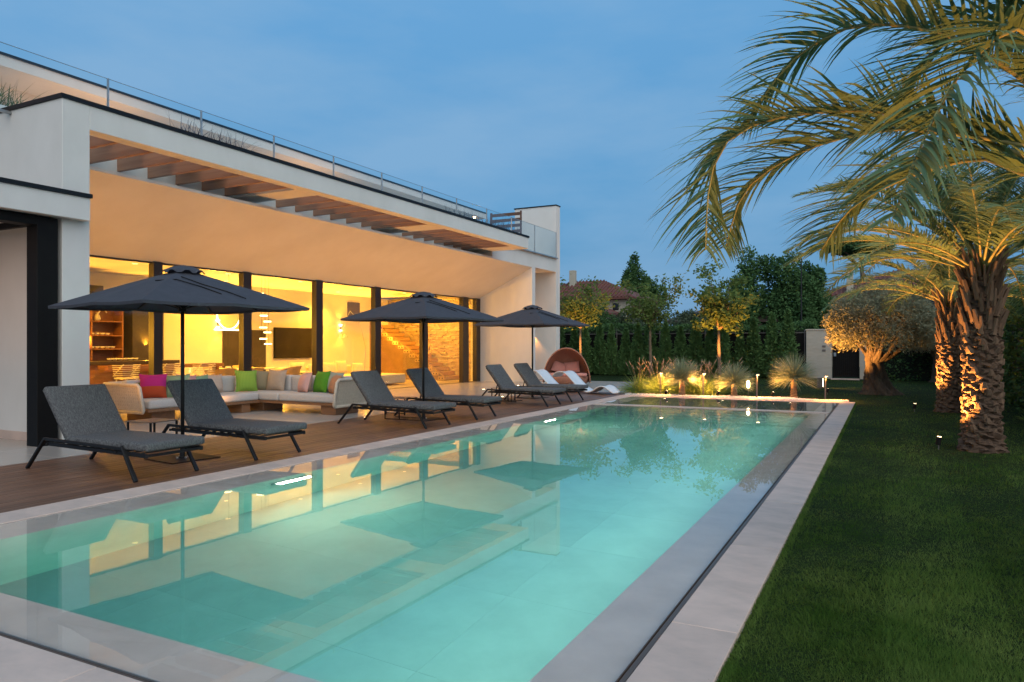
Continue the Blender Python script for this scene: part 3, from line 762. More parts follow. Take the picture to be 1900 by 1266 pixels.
def woven(name, p0, p1, z0, z1, th, tilt=(0, 0)):
    """woven panel between two floor points: frame + vertical strands"""
    po = root_off(sofa)
    p0 = Vector(p0); p1 = Vector(p1); d = (p1-p0); Ln = d.length; d.normalize(); n = Vector((-d.y, d.x))
    b = MB()
    def W(u, z, o_): 
        f = (z-z0)/(z1-z0); q = p0+d*u+n*(o_)+Vector(tilt)*f; return (q.x, q.y, z)
    pts = [W(.03, z0, 0), W(Ln-.03, z0, 0), W(Ln, z0+.04, 0), W(Ln, z1-.05, 0), W(Ln-.05, z1, 0), W(.05, z1, 0), W(0, z1-.05, 0), W(0, z0+.04, 0), W(.03, z0, 0)]
    b.tube(pts, th*.5, 8); fr = b.build(name, m_wicker, sofa, smooth=True)
    b = MB(); ns = int(Ln/.028)
    for k in range(ns):
        u = (k+.5)*Ln/ns; s_ = .006*(1 if k % 2 else -1)
        pts = [W(u, z0+(z1-z0)*q/8, s_*(1 if q % 2 else -1)) for q in range(9)]
        b.tube(pts, .0122, 5, False)
    o = b.build('weave_strands', m_wicker, fr); o['kind'] = 'stuff'
    return fr
woven('woven_arm', (SX0, SY0), (SX1+.02, SY0-.03), .21, .74, .07, (0, -.10))
woven('woven_back', (SX0, SY0+.02), (SX0, SY1), .21, .74, .06, (-.08, 0))
woven('woven_back', (SX0, SY1), (-10.33, SY1), .21, .74, .06, (0, .08))
woven('woven_arm', (-10.35, 11.93), (-10.35, SY1+.05), .19, .76, .07, (.10, 0))
OFFS = {}
def fab(name, c, c2=None, sc=None, rot=(0, 0, 0)):
    m = mat(name, c, 0.9, scale=14, bump=0.15, bscale=150, bdist=.003)
    if c2: stripes(m, sc, rot, c, c2)
    return m
PIL = [ # x, y, zrot, tilt, size, material, label
 (-13.25, 9.55, 80, -18, .36, fab('f_olive', (.10, .14, .02)), 'small olive green cushion peeking over the left woven arm'),
 (-12.98, 9.62, 50, -16, .52, None, 'magenta cushion with an orange-red lower band, by the left arm'),
 (-12.72, 9.98, 38, -16, .50, fab('f_sage', (.17, .27, .16), (.24, .32, .20), 14, (0, 0, .3)), 'sage green woven cushion beside the magenta cushion'),
 (-13.22, 10.62, 78, -14, .46, fab('f_rose', (.52, .27, .27)), 'pale pink cushion behind the nearest parasol pole'),
 (-13.22, 11.00, 84, -14, .44, fab('f_mint', (.20, .33, .21)), 'muted green cushion behind the second lounger'),
 (-13.22, 11.34, 80, -14, .44, fab('f_peach', (.50, .38, .30)), 'pale beige cushion peeking over the second lounger'),
 (-12.98, 12.02, 66, -14, .52, fab('f_lime', (.18, .32, .035), (.24, .38, .05), 10, (1.57, 0, 0)), 'striped lime green cushion near the sofa corner'),
 (-13.00, 12.48, 40, -12, .50, fab('f_taupe', (.20, .17, .10), (.27, .23, .15), 16, (0, 0, 0)), 'ribbed brown-green cushion in the sofa corner'),
 (-12.62, 12.52, 8, -12, .52, fab('f_sand', (.40, .31, .23)), 'sand beige cushion right of the sofa corner'),
 (-11.62, 12.35, -22, -18, .48, fab('f_pink2', (.56, .34, .30), (.50, .28, .25), 22, (0, 1.57, 0)), 'pink cushion leaning on the right sofa section'),
 (-11.22, 12.46, -14, -16, .52, fab('f_green', (.08, .26, .012)), 'bright green cushion on the right sofa section'),
 (-10.92, 12.52, -6, -14, .50, fab('f_grey', (.30, .33, .26)), 'grey-green cushion behind the terracotta cushion'),
 (-10.72, 12.30, -34, -20, .46, fab('f_terra', (.42, .22, .12), (.36, .18, .10), 18, (0, 1.57, 0)), 'terracotta cushion against the right woven arm'),
]
for x, y_, rz, tl_, sz, mm, lb in PIL:
    me = pillow_mesh(sz, sz, .23, pinch=.13)
    if mm is None:
        mm = mat('f_magenta', (.42, .012, .16), .9, scale=14)
        t_ = mm.node_tree; n_ = t_.nodes; l_ = t_.links
        tc_ = n_.new('ShaderNodeTexCoord'); sp = n_.new('ShaderNodeSeparateXYZ'); l_.new(tc_.outputs['Object'], sp.inputs[0])
        gt = n_.new('ShaderNodeMath'); gt.operation = 'GREATER_THAN'; gt.inputs[1].default_value = .24; l_.new(sp.outputs['Z'], gt.inputs[0])
        mx = n_.new('ShaderNodeMix'); mx.data_type = 'RGBA'; mx.inputs['A'].default_value = (.40, .055, .012, 1); mx.inputs['B'].default_value = (.42, .012, .16, 1)
        l_.new(gt.outputs[0], mx.inputs['Factor']); l_.new(mx.outputs['Result'], n_['Principled BSDF'].inputs['Base Color'])
    o = link('cushion', me, mm)
    o.location = (x, y_, .425); o.rotation_euler = (R(tl_), R(random.uniform(-5, 5)), R(rz))
    tag(o, lb, 'cushion', 'scatter cushions on the outdoor sofa')

# pink rattan daybed
db = thing('hooded_daybed', 'round terracotta rattan daybed with a tall hood, at the end of the deck', 'daybed', (-10.6, 25.2, 0), R(20))
def shell():
    b = MB()
    b.lathe([(.62, .0), (.80, .12), (.86, .30), (.84, .34), (.78, .345)], 40); return b
o = shell().build('base', m_rattan, db, smooth=True); o.scale = (1, .82, 1)
V = []; F = []; nu, nv = 34, 16
for lay in (0, 1):
    for i in range(nu+1):
        th = math.pi*(.0+1.0*i/nu)      # sweep from right to left over the back
        for j in range(nv+1):
            ph = j/nv
            # opening arch: front rim leans forward
            r_ = .88-.035*lay
            x = r_*math.cos(th); zr = 1.32*math.sin(th)
            dep = .18+ (0.62*math.sin(th)**.6 if th not in (0, math.pi) else 0)
            a_ = ph*math.pi/2
            X = x*math.cos(a_)**.25 if ph < 1 else 0
            f = math.cos(a_)**.6
            V.append((x*(.25+.75*f), -.28+(.95)*math.sin(a_)-.15*math.sin(th), .12+ (zr-.0)*(.18+.82*f)*.97))
m0 = (nu+1)*(nv+1)
for lay in (0, 1):
    for i in range(nu):
        for j in range(nv):
            a_ = lay*m0+i*(nv+1)+j; q = (a_, a_+1, a_+nv+2, a_+nv+1)
            F.append(q if lay else q[::-1])
V = [(x*(1 if k < m0 else .965), y_-(0 if k < m0 else .0), z*(1 if k < m0 else .975)) for k, (x, y_, z) in enumerate(V)]
link('hood', mk_mesh('hood', V, F, True), m_rattan, db)
b = MB(); b.tube([(V[i*(nv+1)][0]*.985, V[i*(nv+1)][1], V[i*(nv+1)][2]*.99) for i in range(nu+1)], .026, 8); b.build('rim', m_rattan, db, smooth=True)
me = rounded(-.76, -.55, .345, .76, .55, .46, .05, 3); link('seat_cushion', me, m_pink, db)
for k, (dx, rz, lb) in enumerate(((-.36, 12, 'left pink cushion in the rattan daybed'), (.20, -6, 'right pink cushion in the rattan daybed'))):
    o = link('cushion', pillow_mesh(.58, .44, .16), m_pink)
    q = Matrix.Rotation(R(20), 4, 'Z') @ Vector((dx, .22, .455)); o.location = (q.x-10.6, q.y+25.2, q.z); o.rotation_euler = (R(-18), R(-8 if k else 22), R(20+rz)); tag(o, lb, 'cushion', 'pink cushions in the daybed')
# white wave chaises
def chaise_mesh():
    P = [(-1.02, .52), (-.95, .60), (-.80, .66), (-.62, .64), (-.45, .50), (-.25, .30), (-.05, .14), (.15, .06), (.32, .09), (.48, .19), (.62, .24), (.78, .20), (.92, .10), (1.0, .045)]
    pts = []
    for i in range(len(P)-1):
        for k in range(4):
            t_ = k/4; p0 = P[max(i-1, 0)]; p1 = P[i]; p2 = P[i+1]; p3 = P[min(i+2, len(P)-1)]
            pts.append(tuple(.5*((2*p1[a])+(-p0[a]+p2[a])*t_+(2*p0[a]-5*p1[a]+4*p2[a]-p3[a])*t_*t_+(-p0[a]+3*p1[a]-3*p2[a]+p3[a])*t_**3) for a in (0, 1)))
    pts.append(P[-1])
    V = []; F = []; n = 9
    for s_ in (0, 1):
        for i, (x, z) in enumerate(pts):
            wd = .35*(1-.25*max(0, (x-.75)/.3)**2)
            for j in range(n):
                v = -1+2*j/(n-1)
                V.append((x, v*wd, max(.004, z-(.035 if s_ else 0)-.02*(1-v*v)+.02)))
    m_ = len(pts)*n
    for i in range(len(pts)-1):
        for j in range(n-1):
            a_ = i*n+j; q = (a_, a_+n, a_+n+1, a_+1); F.append(q); F.append(tuple(m_+z for z in q[::-1]))
        for j in (0, n-1):
            q = (i*n+j, (i+1)*n+j, m_+(i+1)*n+j, m_+i*n+j); F.append(q if j else q[::-1])
    for i in (0, len(pts)-1):
        for j in range(n-1):
            q = (i*n+j, i*n+j+1, m_+i*n+j+1, m_+i*n+j); F.append(q if i == 0 else q[::-1])
    return mk_mesh('wave_chaise', V, F, True)
cm = chaise_mesh()
for k, (x, y_, rz, lb) in enumerate(((-8.25, 21.2, -3, 'white moulded wave chaise nearest the pool, in front of the daybed'), (-9.55, 21.9, -3, 'white moulded wave chaise half hidden behind the last loungers'))):
    o = link('wave_chaise', cm, m_white); o.location = (x, y_, .004); o.rotation_euler = (0, 0, R(rz)); tag(o, lb, 'chaise', 'white wave chaises')

# ------------------------------------------------------------------ inside the house
bar = thing('kitchen_bar', 'long dark kitchen bar with a lower wooden counter behind the glass', 'kitchen island', (-18.6, 11.5, 0), world=True)
b = MB(); b.box(-19.0, 9.0, 0, -18.3, 14.3, .98, .004); b.build('cabinet', m_wood, bar)
b = MB(); b.box(-19.05, 9.0, .98, -18.25, 14.4, 1.07, .004); b.build('counter_top', m_darkp, bar)
b = MB(); b.box(-18.24, 11.9, .86, -17.8, 15.6, .96, .004); b.build('breakfast_counter', m_wood, bar)
b = MB(); b.box(-18.1, 15.4, 0, -17.9, 15.5, .86, .004); b.build('support', m_wood, bar)
sh = thing('shelf_unit', 'open wooden shelf unit with rows of white bowls', 'shelves', (-19.7, 12.5, 0), world=True)
b = MB(); b.box(-19.95, 11.5, .98, -19.92, 13.5, 2.9); b.build('back_panel', m_wood, sh)
for y_ in (11.5, 12.55, 13.47):
    b = MB(); b.box(-19.92, y_, .98, -19.5, y_+.035, 2.9, .003); b.build('upright', m_wood, sh)
for z in (1.40, 1.78, 2.18, 2.87):
    b = MB(); b.box(-19.915, 11.54, z-.03, -19.5, 13.465, z, .003); b.build('shelf', m_wood, sh)
bowl = mk_mesh('bowl', *(lambda q: (q.v, q.f))(MB().lathe([(.03, 0), (.055, .02), (.075, .06), (.06, .065), (.04, .03)], 14)), True)
for r_, (z, n_, nm) in enumerate(((1.40, 5, 'lower'), (1.78, 4, 'middle'), (1.072, 6, 'counter'))):
    for k in range(n_):
        o = link('bowl', bowl, m_int_white); o.location = (-19.7 if r_ < 2 else -18.9, 12.68+.155*k, z+.001)
        tag(o, ORD[k]+' white bowl from the left, '+('on the kitchen counter' if r_ == 2 else 'on the '+nm+' kitchen shelf'), 'bowl', 'white bowls in the kitchen')
vs = thing('vase', 'small white vase with a curved spout on the top kitchen shelf', 'vase', (-19.7, 12.85, 2.181))
b = MB(); b.lathe([(.06, 0), (.09, .06), (.07, .14), (.03, .2), (.035, .24)], 14); b.build('body', m_int_white, vs, smooth=True)
b = MB(); b.tube([(0, .02, .2), (0, .1, .32), (0, .2, .34), (0, .28, .24)], .018, 7); b.build('spout', m_int_white, vs)
def make_stool():
    t = thing('bar_stool', 'x', 'bar stool')
    for sx in (-1, 1):
        for sy in (-1, 1):
            b = MB(); b.bar((sx*.16, sy*.16, .62), (sx*.21, sy*.22, 0), .025, .025); b.build('leg', m_int_white, t)
    b = MB(); b.box(-.2, -.22, .62, .2, .22, .65, .01); b.build('seat', m_int_white, t)
    for k in range(7):
        z = .68+.05*k
        b = MB(); b.tube([(-.12, -.27-.01*k, z), (.16, -.24-.008*k, z), (.22, 0, z), (.16, .24+.008*k, z), (-.12, .27+.01*k, z)], .010, 5); b.build('back_slat', m_int_white, t)
    for s in (-1, 1):
        b = MB(); b.tube([(.1, s*.22, .62), (-.16, s*.27, .7), (.18, s*.26, 1.0)], .013, 5); b.build('arm', m_int_white, t)
    return t
proto = make_stool()
for i, (y_, lb) in enumerate(((12.1, 'left white slatted bar stool at the kitchen bar'), (13.35, 'middle white slatted bar stool beside the window mullion'), (14.5, 'right white slatted bar stool behind the parasol pole'))):
    place(proto, (-17.35, y_, .004), R(8), lb, 'white slatted stools at the bar', first=(i == 0))
dt = thing('dining_table', 'white round dining table under the ring lamp', 'dining table', (-18.2, 16.6, .004))
b = MB(); b.lathe([(1.0, .72), (1.0, .75), (.98, .755)], 36); o = b.build('table_top', m_int_white, dt); o.scale = (.7, 1.3, 1)
b = MB(); b.lathe([(.35, 0), (.3, .03), (.06, .1), (.06, .6), (.2, .72)], 20); b.build('pedestal', m_int_white, dt)
def make_chair():
    t = thing('dining_chair', 'x', 'dining chair')
    V = []; F = []; n = 16
    for j, z in enumerate((.44, .55, .68, .80, .82)):
        for i in range(n+1):
            th = -1.9+3.8*i/n; rr = .27+.035*j*(1 if j < 4 else .9); zz = z-(.16*abs(th/1.9)**2.5 if j > 2 else 0)
            V.append((rr*math.cos(th), rr*math.sin(th), zz))
    for j in range(4):
        for i in range(n): a_ = j*(n+1)+i; F.append((a_, a_+1, a_+n+2, a_+n+1))
    link('shell', mk_mesh('shell', V, F, True), m_chair, t)
    b = MB(); b.lathe([(.26, .42), (.28, .45), (.25, .48)], 20); b.build('seat', m_chair, t)
    for sx in (-1, 1):
        for sy in (-1, 1):
            b = MB(); b.bar((sx*.15, sy*.15, .43), (sx*.21, sy*.21, 0), .022, .022); b.build('leg', m_chair, t)
    return t
proto = make_chair()
for i, (x, y_, rz, lb) in enumerate(((-17.35, 15.15, -10, 'leftmost tan shell dining chair, right of the bar stools'), (-17.1, 16.0, 0, 'tan shell dining chair in front of the table, left of the mullion'), (-17.1, 17.6, 10, 'tan shell dining chair at the right end of the table'),
                               (-19.1, 16.4, 180, 'tan shell dining chair on the far side, left'), (-19.1, 17.6, 170, 'tan shell dining chair on the far side, right'))):
    place(proto, (x, y_, .004), R(rz), lb, 'tan dining chairs', first=(i == 0))
b = MB(); b.lathe([(.05, 0), (.09, .03), (.07, .08)], 14); o = b.build('table_bowl', m_int_white); o.location = (-18.2, 16.1, .761); tag(o, 'small white bowl on the dining table', 'bowl')
# lamps
rl = thing('ring_pendant', 'glowing ring pendant lamp with a horizontal light bar below', 'pendant lamp', (-17.2, 15.24, 1.95))
b = MB(); b.tube([(0, .42*math.cos(a_), .44+.42*math.sin(a_)) for a_ in [2*math.pi*k/40 for k in range(41)]], .02, 7, False); b.build('ring', m_emi, rl)
b = MB(); b.tube([(0, -.52, 0), (0, .52, 0)], .02, 7); b.build('light_bar', m_emi, rl)
b = MB(); b.tube([(0, 0, .86), (0, 0, 1.66)], .006, 5); b.build('cable', m_black, rl)
ch = thing('disc_chandelier', 'tall chandelier of small glowing discs left of the television', 'chandelier', (-17.2, 16.6, 1.5))
for k, (dy, z) in enumerate(((.17, .02), (-.02, .18), (.15, .38), (-.02, .53), (.15, .72), (.0, .9), (-.15, 1.58))):
    b = MB(); b.lathe([(.11, 0), (.11, .035)], 18, (0, dy, z)); b.build('disc', m_emi, ch)
for k, y_ in enumerate((-.1, .05, .2)):
    b = MB(); b.tube([(0, y_, 0), (0, y_, 2.1)], .005, 5); b.build('rod', m_black, ch)
for i, (y_, lb) in enumerate(((24.0, 'cone wall lamp right of the television'), (17.65, 'cone wall lamp behind the ring pendant'))):
    t = thing('wall_lamp', lb, 'wall lamp', (-20.44, y_, 2.15), group='cone wall lamps inside')
    b = MB(); b.lathe([(.02, .0), (.02, .14)], 10); b.build('stem', m_black, t)
    b = MB(); b.lathe([(.08, -.06), (.03, 0)], 16); b.build('lower_cone', m_emi, t)
    b = MB(); b.lathe([(.03, .14), (.08, .22)], 16); b.build('upper_cone', m_emi, t)
    lamp('wall_lamp_light', 'SPOT', (-20.3, y_, 2.42), 40, INT, (-20.42, y_, 3.4), .04, 80)
    lamp('wall_lamp_light', 'SPOT', (-20.3, y_, 2.05), 40, INT, (-20.42, y_, .5), .04, 80)
t = thing('arc_lamp', 'chrome globe arc lamp beside the wall lamp', 'arc lamp', (-19.6, 24.5, .004))
b = MB(); b.tube([(0, 0, 0), (0, .1, 1.4), (.0, -.3, 2.5), (0, -.9, 2.9), (0, -1.2, 2.5), (0, -1.3, 2.0)], .012, 6); b.build('arc', m_steel, t)
b = MB(); b.lathe([(.02, .2), (.14, .12), (.17, 0)], 18, (0, -1.3, 1.8)); b.build('shade', m_steel, t)
tv = thing('television', 'large black wall television', 'television', (-20.43, 21.25, 1.0))
b = MB(); b.box(-.04, -1.02, 0, .03, 1.02, 1.17, .006); b.build('body', m_black, tv)
b = MB(); b.box(.031, -1.0, .02, .034, 1.0, 1.15); b.build('screen', m_screen, tv)
sf = thing('indoor_sofa', 'long white modular sofa inside the living room', 'sofa', (-17.3, 21, 0), world=True)
for q, nm, pf in (((-18.6, 18.7, .06, -17.0, 23.3, .40), 'seat', .02), ((-18.9, 18.7, .06, -18.6, 22.5, .72), 'backrest', 0), ((-17.0, 20.9, .06, -16.3, 22.9, .41), 'chaise', .02), ((-18.6, 18.4, .06, -17.2, 18.75, .62), 'armrest', 0)):
    soft(nm, q, .07, m_cream, sf, pf)
for i, (x, y_, rz, s_) in enumerate(((-18.3, 19.3, 70, .6), (-18.3, 20.1, 80, .5), (-18.2, 20.8, 60, .55), (-18.3, 21.6, 84, .62), (-18.1, 22.3, 66, .5))):
    o = link('sofa_pillow', pillow_mesh(s_, s_*.85, .2), m_cream); o.location = (x, y_, .41); o.rotation_euler = (R(-16), 0, R(rz)); tag(o, ORD[i]+' cream cushion from the left on the indoor sofa', 'cushion', 'cream cushions on the indoor sofa')
t = thing('coffee_table', 'small dark round table beside the indoor sofa', 'side table', (-17.3, 18.0, .004))
b = MB(); b.lathe([(.3, .55), (.3, .565)], 20); b.build('table_top', m_darkp, t)
b = MB(); b.lathe([(.18, 0), (.02, .02), (.015, .55)], 12); b.build('stem', m_darkp, t)

# outside wall lamp on the end wall, uplights for the terrace
t = thing('wall_lamp', 'small up-and-down wall lamp on the end wall of the villa', 'wall lamp', (-13.72, 28.6, 2.1))
b = MB(); b.box(-.06, -.08, -.05, .06, .045, .05, .006); b.build('body', m_grey, t)
b = MB(); b.box(-.045, -.07, .051, .045, .03, .054); b.box(-.045, -.07, -.054, .045, .03, -.051); o = b.build('lens', m_emw, t); o['kind'] = 'stuff'
for dz in (.08, -.08): lamp('wall_lamp_light', 'SPOT', (-13.72, 28.54, 2.1+dz), 90, WARM, (-13.72, 28.62, 2.1+dz*20), .03, 100)
for y_ in (7.9, 10.7, 13.6, 16.2, 18.8, 21.4, 24.0):
    t = thing('floor_uplight', 'recessed terrace uplight below the glass front, '+ORD[[7.9, 10.7, 13.6, 16.2, 18.8, 21.4, 24.0].index(y_)]+' from the left', 'floor spot', (-12.05, y_, .002), group='recessed uplights along the glass front')
    b = MB(); b.lathe([(.06, 0), (.06, .004), (.05, .005)], 16); b.build('rim', m_steel, t)
    b = MB(); b.lathe([(.048, .005), (.03, .007)], 12); b.build('lens', m_emw, t)
    lamp('uplight', 'SPOT', (-12.05, y_, .05), UPL, WARM, (-12.35, y_, 4.8), .08, 150, .9)

# ------------------------------------------------------------------ planting
def ribbons(P, Dn, Ln, W, droop, seg=4, fold=None, taper=1.0, gdir=None):
    """many thin leaves at once. P,Dn (n,3), Ln,W,droop (n,). returns V,F"""
    n = len(P); Dn = Dn/np.linalg.norm(Dn, axis=1, keepdims=True)
    upv = np.tile(np.array([0, 0, 1.0]), (n, 1)); side = np.cross(Dn, upv); sn = np.linalg.norm(side, axis=1, keepdims=True)
    rnd = rng.normal(size=(n, 3)); side = np.where(sn < 1e-2, np.cross(Dn, rnd), side)
    if fold is not None: side = side/np.linalg.norm(side, axis=1, keepdims=True)*(1-fold[:, None])+fold[:, None]*rnd
    side /= np.linalg.norm(side, axis=1, keepdims=True)
    V = np.zeros((n, seg+1, 2, 3)); 
    for k in range(seg+1):
        t = k/seg
        c = P + Dn*(Ln*t)[:, None]; c[:, 2] -= droop*Ln*t*t
        wk = W*(1-taper*t**1.6)*(1 if k else .6)
        V[:, k, 0] = c-side*wk[:, None]/2; V[:, k, 1] = c+side*wk[:, None]/2
    idx = np.arange(n*(seg+1)*2).reshape(n, seg+1, 2)
    F = np.stack([idx[:, :-1, 0], idx[:, :-1, 1], idx[:, 1:, 1], idx[:, 1:, 0]], axis=-1).reshape(-1, 4)
    return V.reshape(-1, 3), F
def leaves(P, size, up_bias=0.0, aspect=.45, nrm=None):
    """rhombic leaves at points P (n,3)"""
    n = len(P); a = rng.normal(size=(n, 3)); a[:, 2] *= .7
    if nrm is not None: a += nrm
    a /= np.linalg.norm(a, axis=1, keepdims=True); b = np.cross(a, rng.normal(size=(n, 3))); b /= np.linalg.norm(b, axis=1, keepdims=True)
    s = (size*rng.uniform(.6, 1.3, n))[:, None]
    V = np.stack([P, P+a*s*.5+b*s*aspect*.5, P+a*s, P+a*s*.5-b*s*aspect*.5], axis=1).reshape(-1, 3)
    return V, np.arange(n*4).reshape(n, 4)
def curve3(p0, p1, p2, n): 
    p0, p1, p2 = map(Vector, (p0, p1, p2)); return [p0*(1-t)**2+p1*2*t*(1-t)+p2*t*t for t in [k/(n-1) for k in range(n)]]

def frond_mesh(pts, ll, start=.12, npair=66, w=.022, lift=.55, dr=.35, rs=.018):
    """pinnate palm leaf along a polyline (Vectors): returns rachis mesh and leaflets mesh"""
    # resample smooth
    P = [Vector(p) for p in pts]; out = []
    for i in range(len(P)-1):
        a = P[max(i-1, 0)]; b = P[i]; c = P[i+1]; d = P[min(i+2, len(P)-1)]
        for k in range(6):
            t = k/6; out.append(.5*((2*b)+(c-a)*t+(2*a-5*b+4*c-d)*t*t+(3*b-a-3*c+d)*t**3))
    out.append(P[-1]); L = [0]
    for i in range(1, len(out)): L.append(L[-1]+(out[i]-out[i-1]).length)
    T = L[-1]
    def at(s):
        s *= T
        for i in range(1, len(out)):
            if L[i] >= s or i == len(out)-1:
                f = (s-L[i-1])/max(L[i]-L[i-1], 1e-6); return out[i-1].lerp(out[i], f), (out[i]-out[i-1]).normalized()
    rb = MB(); q = [at(k/18) for k in range(19)]
    rb.tube([p for p, _ in q], [rs*(1-.85*k/18)+.002 for k in range(19)], 6)
    PP = []; DD = []; LL = []; WW = []; DR = []
    for k in range(npair):
        s = start+(1-start)*(k+.5)/npair
        p, t = at(min(s, .999))
        side = t.cross(Vector((0, 0, 1)))
        if side.length < .05: side = t.cross(Vector((1, 0, 0)))
        side.normalize(); upn = side.cross(t).normalized()
        ln = ll*(math.sin(math.pi*min(1, (.18+.80*(s-start)/(1-start))))**.6)
        for sg in (-1, 1):
            lf = lift*random.uniform(.6, 1.35)
            d = (t*random.uniform(.62, .85)+side*sg*.85+upn*lf)+Vector((random.gauss(0, .05), random.gauss(0, .05), random.gauss(0, .05)))
            PP.append(p+Vector((0, 0, random.uniform(-.004, .004)))); DD.append(d.normalized()); LL.append(ln*random.uniform(.88, 1.08)); WW.append(w*random.uniform(.8, 1.15)); DR.append(dr*random.uniform(.5, 1.5))
    V, F = ribbons(np.array(PP), np.array(DD), np.array(LL), np.array(WW), np.array(DR), 5, np.full(len(PP), .3))
    return rb, mk_mesh('leaflets', V, F)

def arc_pts(az, el, ln, droop, n=6):
    d = Vector((math.cos(az)*math.cos(el), math.sin(az)*math.cos(el), math.sin(el))); h = Vector((math.cos(az), math.sin(az), 0))
    pts = []; p = Vector((0, 0, 0)); ang = el
    for k in range(n):
        pts.append(p.copy()); ang -= droop*(.25+1.5*k/n)/n
        p = p+(h*math.cos(ang)+Vector((0, 0, 1))*math.sin(ang))*ln/(n-1)
    return pts
def palm(loc, hgt, fronds, label, stubs=True, n_r=26, seed=1, ll=.55, skip_az=None, ln=2.3, scale=1):
    random.seed(seed)
    t = thing('palm_tree', label, 'palm tree', loc)
    # trunk: rough rings flaring at the foot
    prof = []; n = 28; V = []; F = []; rings = 84
    for i in range(rings+1):
        z = -.05+(hgt*.96+.05)*i/rings; f = max(z, 0)/hgt
        r_ = .185+.10*math.exp(-f*11)+.03*math.sin(math.pi*min(1, f*1.15))
        saw = ((i % 3)/3)
        for k in range(n):
            th = 2*math.pi*k/n
            wob = .022*math.sin(7*th+i*1.9)+.018*math.sin(13*th-i*.9)+random.uniform(-.012, .012)
            V.append(((r_+.030*(1-saw)+wob)*math.cos(th), (r_+.030*(1-saw)+wob)*math.sin(th), z+.012*math.sin(5*th+i)))
    for i in range(rings):
        for k in range(n): F.append((i*n+k, i*n+(k+1) % n, (i+1)*n+(k+1) % n, (i+1)*n+k))
    link('trunk', mk_mesh('trunk', V, F), m_bark, t)
    if stubs:
        global STUB
        if 'STUB' not in globals():
            STUB = []
            for (w0, l0, th0) in ((.13, .10, .055), (.10, .30, .05), (.075, .46, .04)):
                b = MB(); s_ = []
                for i, (u, ww, tt) in enumerate(((0, w0, th0), (l0*.35, w0*.85, th0), (l0*.75, w0*.55, th0*.8), (l0, w0*.42, th0*.6))):
                    y0 = .02+.10*(u/.5)**1.5
                    for (dx, dy) in ((-ww/2, 0), (0, -tt*.45), (ww/2, 0), (ww*.3, tt), (-ww*.3, tt)): s_.append((dx, y0+dy-.01, u))
                b.add(s_, [(i*5+k, i*5+(k+1) % 5, (i+1)*5+(k+1) % 5, (i+1)*5+k) for i in range(3) for k in range(5)]+[(15, 16, 17, 18, 19)])
                STUB.append(mk_mesh('leaf_base', b.v, b.f))
        cnt = 0; z = .30
        while z < hgt+.02:
            f = z/hgt; nper = 6 if f < .5 else 8
            for k in range(nper):
                th = 2*math.pi*(k/nper+.5/nper*(cnt % 2)+cnt*.04)+random.uniform(-.12, .12)
                m_i = 0 if f < .62 else (1 if f < .84 else 2)
                if f < .55 and random.random() < .35: continue
                o = link('leaf_base', STUB[m_i], m_stub, t)
                rr = .185+.03*math.sin(math.pi*min(1, f*1.15))+.012
                o.location = ((rr-.02)*math.cos(th), (rr-.02)*math.sin(th), z+random.uniform(-.03, .03))
                o.rotation_euler = (R(-((20 if f < .62 else 3)+16*max(0, f-.6)+random.uniform(-6, 8))), R(random.uniform(-12, 12)), th-math.pi/2)
                sc1 = random.uniform(.70, 1.0); o.scale = (sc1, sc1, sc1*random.uniform(.8, 1.15))
            z += .105 if f < .6 else .085; cnt += 1
    cx = Vector((0, 0, hgt*.97))
    def addf(pts, l_, **kw):
        rb, me = frond_mesh(pts, l_, **kw)
        r_ = rb.build('frond', m_rachis, t, smooth=True, world=False); link('leaflets', me, m_leafp, r_)
    for pts in fronds:
        q = [Vector(p)-Vector(loc) for p in pts]
        addf([cx*.97, cx.lerp(q[0], .5)+Vector((0, 0, .06))]+q, ll*.95, start=.26, npair=118, w=.030, dr=.34, lift=.45)
    for k in range(n_r):
        az = 2.399963*k+random.uniform(-.2, .2)
        if skip_az and any(a0 < (az % (2*math.pi)) < a1 for a0, a1 in skip_az): continue
        f = k/n_r; el = R(84-(62 if not fronds else 70)*f+random.uniform(-6, 6)); l_ = ln*(.82+.25*min(1, f*2))*random.uniform(.9, 1.08)
        pts = [cx+p for p in arc_pts(az, el, l_, R(70+34*f+random.uniform(-10, 12)), 7)]
        addf(pts, ll*random.uniform(.85, 1.0), start=.20, npair=76, w=.030, dr=.34, lift=.48)
    return t
